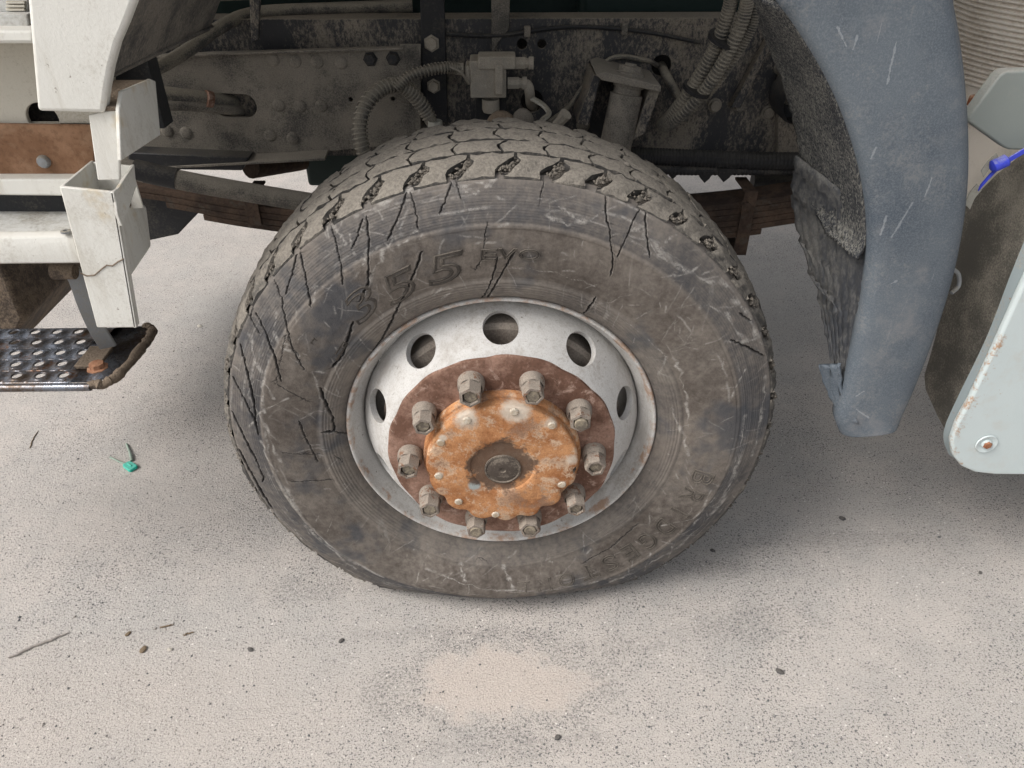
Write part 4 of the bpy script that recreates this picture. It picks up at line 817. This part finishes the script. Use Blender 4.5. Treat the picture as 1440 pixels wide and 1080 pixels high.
a_, b_ = P(168, 150, x=X1), P(214, 112, x=X1); m = MB(); m.sheet([a_ + (-.006, 0, 0), b_ + (-.006, 0, 0)], [a_ + (-.075, 0, .0), b_ + (-.06, 0, 0)], (0, 0, -.006)); m.build('post_top', 'muck', c1, .001)
fr = [(83, 262), (160, 270), (192, 461), (136, 461)]
c2 = channel('corner_channel', fr, -.016, .1, .006, 'white'); c2['label'] = 'cracked cream corner channel standing over the lowest step'
f = [P(a, b, y=-.016) for a, b in fr]
m = MB(); m.sheet([(f[0][0], -.010, f[0][2]), (f[0][0] + .001, .09, f[0][2] + .003)], [(f[0][0] - .012, -.010, f[0][2] - .12), (f[0][0] - .006, .09, f[0][2] - .07)], (.005, 0, 0)); m.build('channel_side', 'white', c2, .001)
hh = np.linspace(f[1], f[2], 12); MB().sheet(hh, hh + (0, .014, 0), (-.005, 0, 0)).build('channel_lip', 'white', c2, .001)
side_plate('channel_side', [(162, 272), (189, 231), (192, 262), (182, 292), (172, 318), (166, 302)], f[1][0] - .001, .005, 'white', c2, .001)
m = MB(); m.sheet([(f[0][0] + .003, .086, f[0][2] + .002), (f[1][0] - .006, .070, f[1][2] + .010)], [(f[0][0] + .0, .086, f[0][2] - .08), (f[1][0] - .006, .070, f[1][2] - .06)], (0, .004, 0)); m.build('channel_back', 'white', c2, .001)
# hairline crack across the channel: a torn seam, built as a thin dark groove of rubbed dirt
ck = [P(a, b, y=-.0165) for a, b in ((113, 384), (122, 388), (133, 387), (142, 379), (150, 373), (158, 374), (166, 368), (174, 364))]
MB().tube(ck, .0011, 6).build('crack_seam', 'muck', c2)
EX = f[1][0] - .028
side_plate('end_box', [(168, 308), (174, 292), (199, 284), (207, 290), (214, 346), (182, 394), (176, 360)], EX, .05, 'white', c2, .005)
side_plate('end_stain', [(180, 272), (194, 264), (203, 285), (182, 292)], EX + .002, .03, 'muck', c2, .003)
# lowest step: pierced steel plate
zl = P(100, 546, y=0.)[2]
m = MB(); cw, ch = .0425, .0385; x_end = -.775; rows = 5
CV, CF = ring_cell(cw / 2, ch / 2, .0098, 20, 4)
for r_ in range(rows):
    off = (cw / 2) * (r_ % 2)
    for c_ in range(16):
        cx = x_end - cw * (c_ + .5) - off; cy = .018 + ch * (r_ + .5)
        rad = [math.hypot(u, v) for u, v in CV]
        m.add([(cx + u, cy + v, zl + .0045 * math.exp(-((d - .0098) / .004) ** 2)) for (u, v), d in zip(CV, rad)], CF)
    if off: m.add([(x_end - off, .018 + ch * r_, zl), (x_end, .018 + ch * r_, zl), (x_end, .018 + ch * (r_ + 1), zl), (x_end - off, .018 + ch * (r_ + 1), zl)], [(0, 1, 2, 3)])
yb_ = .018 + ch * rows
co = [(x_end, .018), (-.735, .018), (-.716, .030), (-.706, .06), (-.700, yb_ - .03), (-.706, yb_ - .008), (-.72, yb_), (x_end, yb_)]
m.add([(a, b, zl) for a, b in co], [tuple(range(len(co)))])
bm = bmesh.new(); me = m.mesh('pierced_step', 'chrome', 50); bm.from_mesh(me); bmesh.ops.remove_doubles(bm, verts=bm.verts[:], dist=.0003); bm.to_mesh(me); bm.free()
step = link('pierced_step', me, truck); so = step.modifiers.new('thick', 'SOLIDIFY'); so.thickness = .003; so.offset = -1
step['label'] = 'worn steel step plate with pierced round holes'
MB().tube([(-1.46, .012, zl - .006), (-.74, .012, zl - .006)] , .0075, 14).build('step_lip', 'chrome', step)
edge_ = spline([(-.742, .014, zl - .004), (-.712, .022, zl - .003), (-.700, .06, zl - .002), (-.694, .15, zl - .002), (-.698, yb_ - .012, zl - .002), (-.715, yb_ + .004, zl)], 46); rr_ = .0075 + rng.random(46) * .003
MB().tube(edge_ + rng.normal(0, .0008, edge_.shape), rr_, 10).build('rusty_rim', 'muck', step, angle=60)
q = P(138, 519, z=zl); MB().lathe([(.019, 0), (.019, .004), (.013, .005), (.013, .013), (.006, .015), (.0002, .015)], q, 8, 'z').build('bolt', 'copper', step, angle=30)
sb = spline([P(88, 378, y=.05), P(104, 392, y=.05), P(118, 430, y=.05), P(134, 466, y=.06), P(150, 492, y=.075)], 18)
MB().sheet(sb + (-.012, 0, 0), sb + (.012, .012, 0), (.001, .004, .002)).build('step_strap', 'strap', step, .001)
MB().tube([P(75, 380, y=.05), P(106, 382, y=.05)], [.016, .013], 10).build('strap_root', 'muck', step)
MB().box((P(152, 480, z=zl)[0] - .02, .06, zl), (P(170, 480, z=zl)[0], .13, zl + .008)).build('strap_foot', 'muck', step, .002)
# front bumper, seen from behind beneath the steps
m = MB(); m.prism([(-1.32, .37), (-1.19, .36), (-1.10, .47), (-1.10, .62), (-1.32, .62)], .42, 1.32); m.build('front_bumper', 'muck', truck, .01)
MB().prism(XZ([(175, 262), (292, 286), (250, 330), (180, 345)], .66), .66, .76).build('spring_hanger', 'dark', truck, .004)

# ------------------------------------------------------------------ mudguard, right
GY = 0.
left_e = [(1035, -115), (1085, -35), (1100, 0), (1120, 28), (1142, 62), (1166, 104), (1188, 152), (1206, 204), (1219, 256), (1226, 312), (1226, 370), (1220, 424), (1211, 472), (1200, 520), (1190, 558), (1180, 588)]
right_e = [(1352, -115), (1346, -35), (1342, 0), (1350, 50), (1357, 110), (1361, 180), (1361, 240), (1357, 296), (1350, 346), (1339, 400), (1323, 456), (1303, 512), (1285, 556), (1268, 592)]
poly = XZ(left_e + [(1179, 600), (1188, 611), (1210, 612), (1250, 606), (1263, 602)] + right_e[::-1], GY)
def guard_mesh():
    # skin between the two edges, slightly domed, with a rolled rim
    L = spline([(a, 0, b) for a, b in XZ(left_e + [(1184, 606), (1188, 612)], GY)], 90); Rr = spline([(a, 0, b) for a, b in XZ(right_e + [(1264, 600), (1261, 605)], GY)], 90); nu = 26; V = []
    for i in range(90):
        for j in range(-2, nu + 2):
            t = min(max(j / (nu - 1), 0), 1); p = L[i] * (1 - t) + Rr[i] * t
            e = min(t, 1 - t) * np.linalg.norm(Rr[i] - L[i]); y = -.011 * (1 - math.exp(-e / .008)) - .004 * math.sin(math.pi * t) + .003 * math.sin(i * .12) 
            if j < 0 or j >= nu: k = -j if j < 0 else j - nu + 1; y += .012 * k; p = p + np.array([.002 * k if j < 0 else -.002 * k, 0, 0])
            V.append((p[0], y + .01, p[2]))
    w_ = nu + 4; m = MB(); m.add(V, [(i * w_ + j, (i + 1) * w_ + j, (i + 1) * w_ + j + 1, i * w_ + j + 1) for i in range(89) for j in range(w_ - 1)]); return m.mesh('mudguard', 'guard', 55)
mg = link('mudguard', guard_mesh(), truck); so = mg.modifiers.new('thick', 'SOLIDIFY'); so.thickness = .004; so.offset = 1
mg['label'] = 'faded blue-grey plastic mudguard behind the wheel'
# inner liners
lx = spline([(a, 0, b) for a, b in XZ([(1110, 10), (1142, 62), (1166, 104), (1188, 152), (1206, 204), (1219, 256), (1226, 312), (1224, 350), (1212, 372)], GY)], 50)
A = lx + (.001, .018, 0); wd = np.interp(np.linspace(0, 1, 50), [0, .2, .5, .8, .93, 1], [.10, .22, .27, .27, .20, .10]); Bq = lx + np.stack([-.01 + 0 * wd, .018 + wd, .0 * wd], -1)
Bq[:, 1] += rng.normal(0, .006, 50)
def rough_sheet(A, B, th, nu, amp, name, mat, parent):
    V = []; n = len(A)
    for i in range(n):
        for j in range(nu):
            t = j / (nu - 1); V.append(A[i] * (1 - t) + B[i] * t + np.array([amp * math.sin(j * 1.9 + i * .15) + rng.normal(0, amp * .4), 0, 0]))
    m = MB(); m.add(V, [(i * nu + j, (i + 1) * nu + j, (i + 1) * nu + j + 1, i * nu + j + 1) for i in range(n - 1) for j in range(nu - 1)]); o = link(name, m.mesh(name, mat, 60), parent); s_ = o.modifiers.new('thick', 'SOLIDIFY'); s_.thickness = th; return o
rough_sheet(A, Bq, .006, 30, .0012, 'guard_liner', 'liner', mg)
l2 = spline([(a, 0, b) for a, b in XZ([(1226, 300), (1226, 370), (1220, 424), (1211, 472), (1200, 520), (1190, 558)], GY)], 36)
A = l2 + (.006, .016, 0); wd = np.interp(np.linspace(0, 1, 36), [0, .15, .35, .7, .9, 1], [.26, .29, .27, .13, .06, .02]); Bq = l2 + np.stack([.004 - .03 * (wd / .29), .016 + wd, 0 * wd], -1); Bq[:, 1] += rng.normal(0, .009, 36); Bq[:, 2] += rng.normal(0, .004, 36)
rough_sheet(A, Bq, .005, 26, .0018, 'torn_liner', 'liner2', mg)
l3 = spline([P(1152, 512, y=.05), P(1158, 536, y=.045), P(1170, 560, y=.035), P(1182, 574, y=.02)], 14); A = l3; Bq = l3 + (.026, -.03, .006); Bq[:, 2] += np.linspace(.016, -.02, 14)
rough_sheet(A, Bq, .006, 10, .004, 'guard_foot', 'guard', mg)
MB().tube(spline([P(1340, 378, y=.02), P(1348, 386, y=.03), P(1348, 402, y=.03), P(1338, 412, y=.02)], 14), .0035, 8).build('wire_loop', 'strap', mg)

# ------------------------------------------------------------------ ribbed air housing, panel and box at the far right
c = P(1520, 60, y=.55); m = MB(); pr = []; z0 = .995
for k in range(46): pr += [(.285, k * .0088), (.2905, k * .0088 + .0030), (.2905, k * .0088 + .0056)]
m.lathe([(.10, -.02), (.27, -.02), (.285, -.012)] + pr, (P(1345, 60, y=.5)[0] + .29, .5, z0 - .02), 96, 'z'); fo = m.build('air_filter_housing', 'filt', truck, angle=50); fo['label'] = 'cream ribbed cylindrical air housing with rust spots'
m = MB(); cx_ = P(1345, 60, y=.5)[0] + .29; m.lathe([(.288, 0), (.296, .0), (.296, .03), (.288, .03)], (cx_, .5, z0 - .075), 96, 'z'); m.lathe([(.27, -.2), (.286, -.2), (.286, .05)], (cx_, .5, z0 - .075), 96, 'z'); m.build('housing_band', 'filt', fo)
q = P(1369, 135, y=.27); MB().box((q[0] - .025, .225, q[2] - .010), (q[0] + .025, .245, q[2] + .010)).build('band_clamp', 'copper', fo, .004)
pn = MB().prism(XZ([(1362, 172), (1362, 166), (1406, 106), (1416, 100), (1640, 92), (1640, 215), (1420, 211), (1412, 208)], .10), .10, .125).build('side_panel', 'panel', truck, .005, seg=3); pn['label'] = 'grey-green bent panel above the dark box'
# dark box with pale blue cover
BX = .93
side = [P(a, b, x=BX) for a, b in ((1470, 180), (1440, 212), (1400, 244), (1376, 268), (1346, 300), (1338, 350), (1326, 420), (1313, 476), (1298, 528), (1300, 548), (1316, 584), (1346, 640), (1362, 650))]
n = len(side); V = [tuple(q) for q in side] + [(BX, .012, .40), (BX, .012, 1.0)]; n += 2; V2 = [(1.9, b, c) for a, b, c in V]
bxo = MB().add(V + V2, [tuple(range(n)), tuple(range(2 * n - 1, n - 1, -1))] + [(i, n + i, n + (i + 1) % n, (i + 1) % n) for i in range(n)]).build('side_box', 'box', truck, .006); bxo['label'] = 'grimy dark box under the ribbed housing'
cov = XZ([(1470, 330), (1440, 398), (1398, 492), (1366, 560), (1346, 596), (1338, 620), (1340, 640), (1352, 656), (1372, 665), (1400, 668), (1700, 670), (1700, 330)], -.005)
cv = MB().prism(cov, -.005, .010).build('box_cover', 'blue', bxo, .005, seg=3); cv['label'] = 'pale blue painted cover with rusty edge'
m = MB(); ee = spline([P(a, b, y=.006) for a, b in ((1466, 300), (1428, 392), (1392, 484), (1352, 566), (1334, 606), (1331, 628), (1338, 648))], 30); m.sheet(ee + (.014, 0, 0), ee + (.004, .02, 0), (.004, 0, 0)); m.build('cover_edge', 'edge', bxo)
q = P(1387, 624, y=-.006); MB().lathe([(.021, .0), (.020, -.0025), (.014, -.001), (.010, .001), (.0095, -.003), (.006, -.005), (.0002, -.0052)], q, 24).build('cover_bolt', 'blue', bxo)
MB().lathe([(.0085, .0), (.0082, -.005), (.006, -.0068), (.0002, -.007)], q + (0, -.0015, 0), 6).build('bolt', 'copper', bxo)
# unseen load bed mass behind the cab, added to block light
MB().box((1.75, .05, 1.45), (6., 2.45, 2.6)).build('load_occluder', 'panel', truck, .02)

# blue seal strapped round the box handle
seal = empty('security_seal', P(1370, 270, y=.10)); tag(seal, 'blue plastic strap seal hanging over the dark box, with a pale tape end', 'seal')
def local(o, root): o.parent = root; o.matrix_parent_inverse = Matrix.Translation(root.location).inverted(); return o
sp_ = spline([P(1376, 264, y=.09), P(1392, 246, y=.085), P(1408, 231, y=.08), P(1428, 218, y=.08), P(1460, 200, y=.08)], 30)
tv = np.array([.0, -.002, .0]); 
local(MB().sheet(sp_ + (0, 0, .0055), sp_ + (0, 0, -.0055), (0, -.0035, 0)).build('strap', 'bseal', None, .0008), seal)
q = P(1406, 229, y=.076); local(MB().tube([q + (-.012, 0, -.007), q + (-.009, 0, -.006), q + (.009, 0, .004), q + (.012, 0, .006)], [.006, .0105, .0105, .006], 10).build('lock_body', 'bseal', None), seal)
sp2 = spline([P(1404, 219, y=.10), P(1392, 230, y=.095), P(1382, 244, y=.095)], 8); local(MB().sheet(sp2 + (-.004, 0, .004), sp2 + (.004, 0, -.006), (0, .002, 0)).build('tail', 'grey_tag', None), seal)
sp3 = spline([P(1378, 262, y=.091), P(1368, 274, y=.095), P(1361, 290, y=.10)], 10); local(MB().sheet(sp3 + (-.006, 0, .004), sp3 + (.006, 0, -.006), (0, .002, 0)).build('tape_end', 'grey_tag', None), seal)

# ------------------------------------------------------------------ things lying on the ground
def gp(px, py, z=0.): return P(px, py, z=z)
gs = empty('broken_seal', gp(187, 660)); tag(gs, 'small broken turquoise plastic seal lying on the asphalt left of the wheel', 'seal')
a, b = gp(178, 652, .005), gp(201, 668, .005); u = (b - a) / np.linalg.norm(b - a); v = np.array([-u[1], u[0], 0]); m = MB()
pts = [(-.002, -.009), (.004, -.0125), (.030, -.0135), (.037, -.011), (.037, .009), (.031, .0125), (.005, .011), (-.002, .008)]
top = [a + u * s_ + v * t_ + (0, 0, .004) for s_, t_ in pts]; bot = [a + u * s_ + v * t_ - (0, 0, .0045) for s_, t_ in pts]; n = 8
m.add(top + bot, [tuple(range(n)), tuple(range(2 * n - 1, n - 1, -1))] + [(i, n + i, n + (i + 1) % n, (i + 1) % n) for i in range(n)]); local(m.build('lock_body', 'gseal', None, .0018), gs)
c0 = a + u * .016 + (0, 0, .0045); local(MB().tube([c0 - u * .009, c0 + u * .009], .0022, 8).build('ridge', 'gseal', None), gs)
local(MB().tube(spline([gp(178, 653, .004), gp(170, 650, .004), gp(155, 643, .003)], 10), .0024, 8).build('tail', 'gtail', None), gs)
local(MB().tube(spline([gp(185, 648, .004), gp(183, 638, .006), gp(178, 624, .003)], 10), [.0036] * 5 + [.0026] * 5, 8).build('tail', 'gtail', None), gs)
def chip(name, mat, px, py, s_, flat, label, cat='stone', group=None, seed=0):
    r_ = np.random.default_rng(seed); bm = bmesh.new(); bmesh.ops.create_icosphere(bm, subdivisions=2, radius=1)
    for v_ in bm.verts:
        k = 1 + r_.normal(0, .1); v_.co = Vector((v_.co.x * k * s_ * 1.25, v_.co.y * k * s_ * .85, v_.co.z * k * s_ * flat))
    me = bpy.data.meshes.new(name); bm.to_mesh(me); bm.free(); me.materials.append(MT[mat]); o = link(name, me, None, loc=gp(px, py) + (0, 0, s_ * flat * .7), rot=(0, 0, r_.random() * 3)); tag(o, label, cat, group); return o
chip('stone', 'stone', 480, 902, .0052, .6, 'dark stone chip on the asphalt in front of the tyre, left of the sandy patch', seed=1)
chip('stone', 'stone', 1184, 730, .0066, .6, 'small black stone on the shaded asphalt below the mudguard', seed=2)
chip('stone', 'stone', 1096, 945, .0070, .5, 'flat dark stone chip lying in the stained streak at lower right', seed=3)
chip('stone', 'stone', 1378, 806, .0042, .6, 'tiny dark stone chip near the right edge of the asphalt', seed=4)
chip('stone', 'stone', 784, 1038, .0058, .6, 'dark stone chip on the asphalt below the sandy patch', seed=5)
chip('stone', 'stone', 1002, 775, .0050, .6, 'dark stone chip beside the lower right side of the tyre', seed=6)
chip('stone', 'stone', 352, 914, .0058, .5, 'dark grey stone chip right of the white chip at lower left', seed=7)
chip('white_chip', 'pale', 239, 914, .0048, .6, 'white paint chip on the asphalt at lower left', 'chip', seed=8)
chip('white_chip', 'pale', 281, 459, .0085, .35, 'pale scrap lying on the bright asphalt right of the steel step', 'chip', seed=9)
chip('dry_scrap', 'leaf', 202, 914, .0075, .4, 'dry brown scrap beside the white chip at lower left', 'scrap', seed=10)
chip('dry_scrap', 'leaf', 180, 892, .0055, .4, 'small dry brown scrap above and left of the white chip', 'scrap', seed=11)
for pts, r_, nm, lb, mt in ((((12, 925), (40, 912), (70, 900), (97, 889)), .0032, 'twig', 'long dry grey twig lying on the asphalt at lower left', 'wood'), (((42, 630), (46, 618), (54, 605)), .0016, 'twig', 'short dark curved twig on the asphalt below the steel step', 'leaf'), (((225, 882), (236, 880), (244, 878)), .0020, 'twig', 'short brown twig stub above the white chip', 'leaf'), (((258, 893), (266, 891), (273, 888)), .0018, 'twig', 'short dark twig stub right of the brown scraps', 'leaf')):
    p = spline([gp(a, b, r_ * .8) for a, b in pts], 16); p[:, :2] += rng.normal(0, .0008, (16, 2)); rad = r_ * np.interp(np.linspace(0, 1, 16), [0, .15, .8, 1], [.5, 1, .8, .3]); tag(MB().tube(p, rad, 7).build(nm, mt), lb, 'twig')
# loose grit: thousands of grains
ng = 8500; m = MB(); xs = rng.uniform(-1.3, 1.5, ng); ys = -.45 + 2.4 * rng.random(ng) ** 1.6
octv = np.array([(1, 0, 0), (-1, 0, 0), (0, 1, 0), (0, -1, 0), (0, 0, 1), (0, 0, -.5)]); octf = [(0, 2, 4), (2, 1, 4), (1, 3, 4), (3, 0, 4), (2, 0, 5), (1, 2, 5), (3, 1, 5), (0, 3, 5)]
for i in range(ng):
    s_ = .0009 + .0020 * rng.random() ** 3 + (.0015 if rng.random() < .02 else 0); an = rng.random() * 3; ca, sa = math.cos(an), math.sin(an); q = octv * (s_ * rng.uniform(.7, 1.4), s_, s_ * .7) * rng.uniform(.8, 1.2, (6, 3))
    m.add(np.stack([q[:, 0] * ca - q[:, 1] * sa + xs[i], q[:, 0] * sa + q[:, 1] * ca + ys[i], q[:, 2] + s_ * .2], -1), octf)
me = bpy.data.meshes.new('loose_grit'); me.from_pydata(m.v, [], m.f); me.materials.append(MT['grit']); o = link('loose_grit', me); tag(o, 'loose grit scattered over the dusty asphalt', 'grit', kind='stuff')
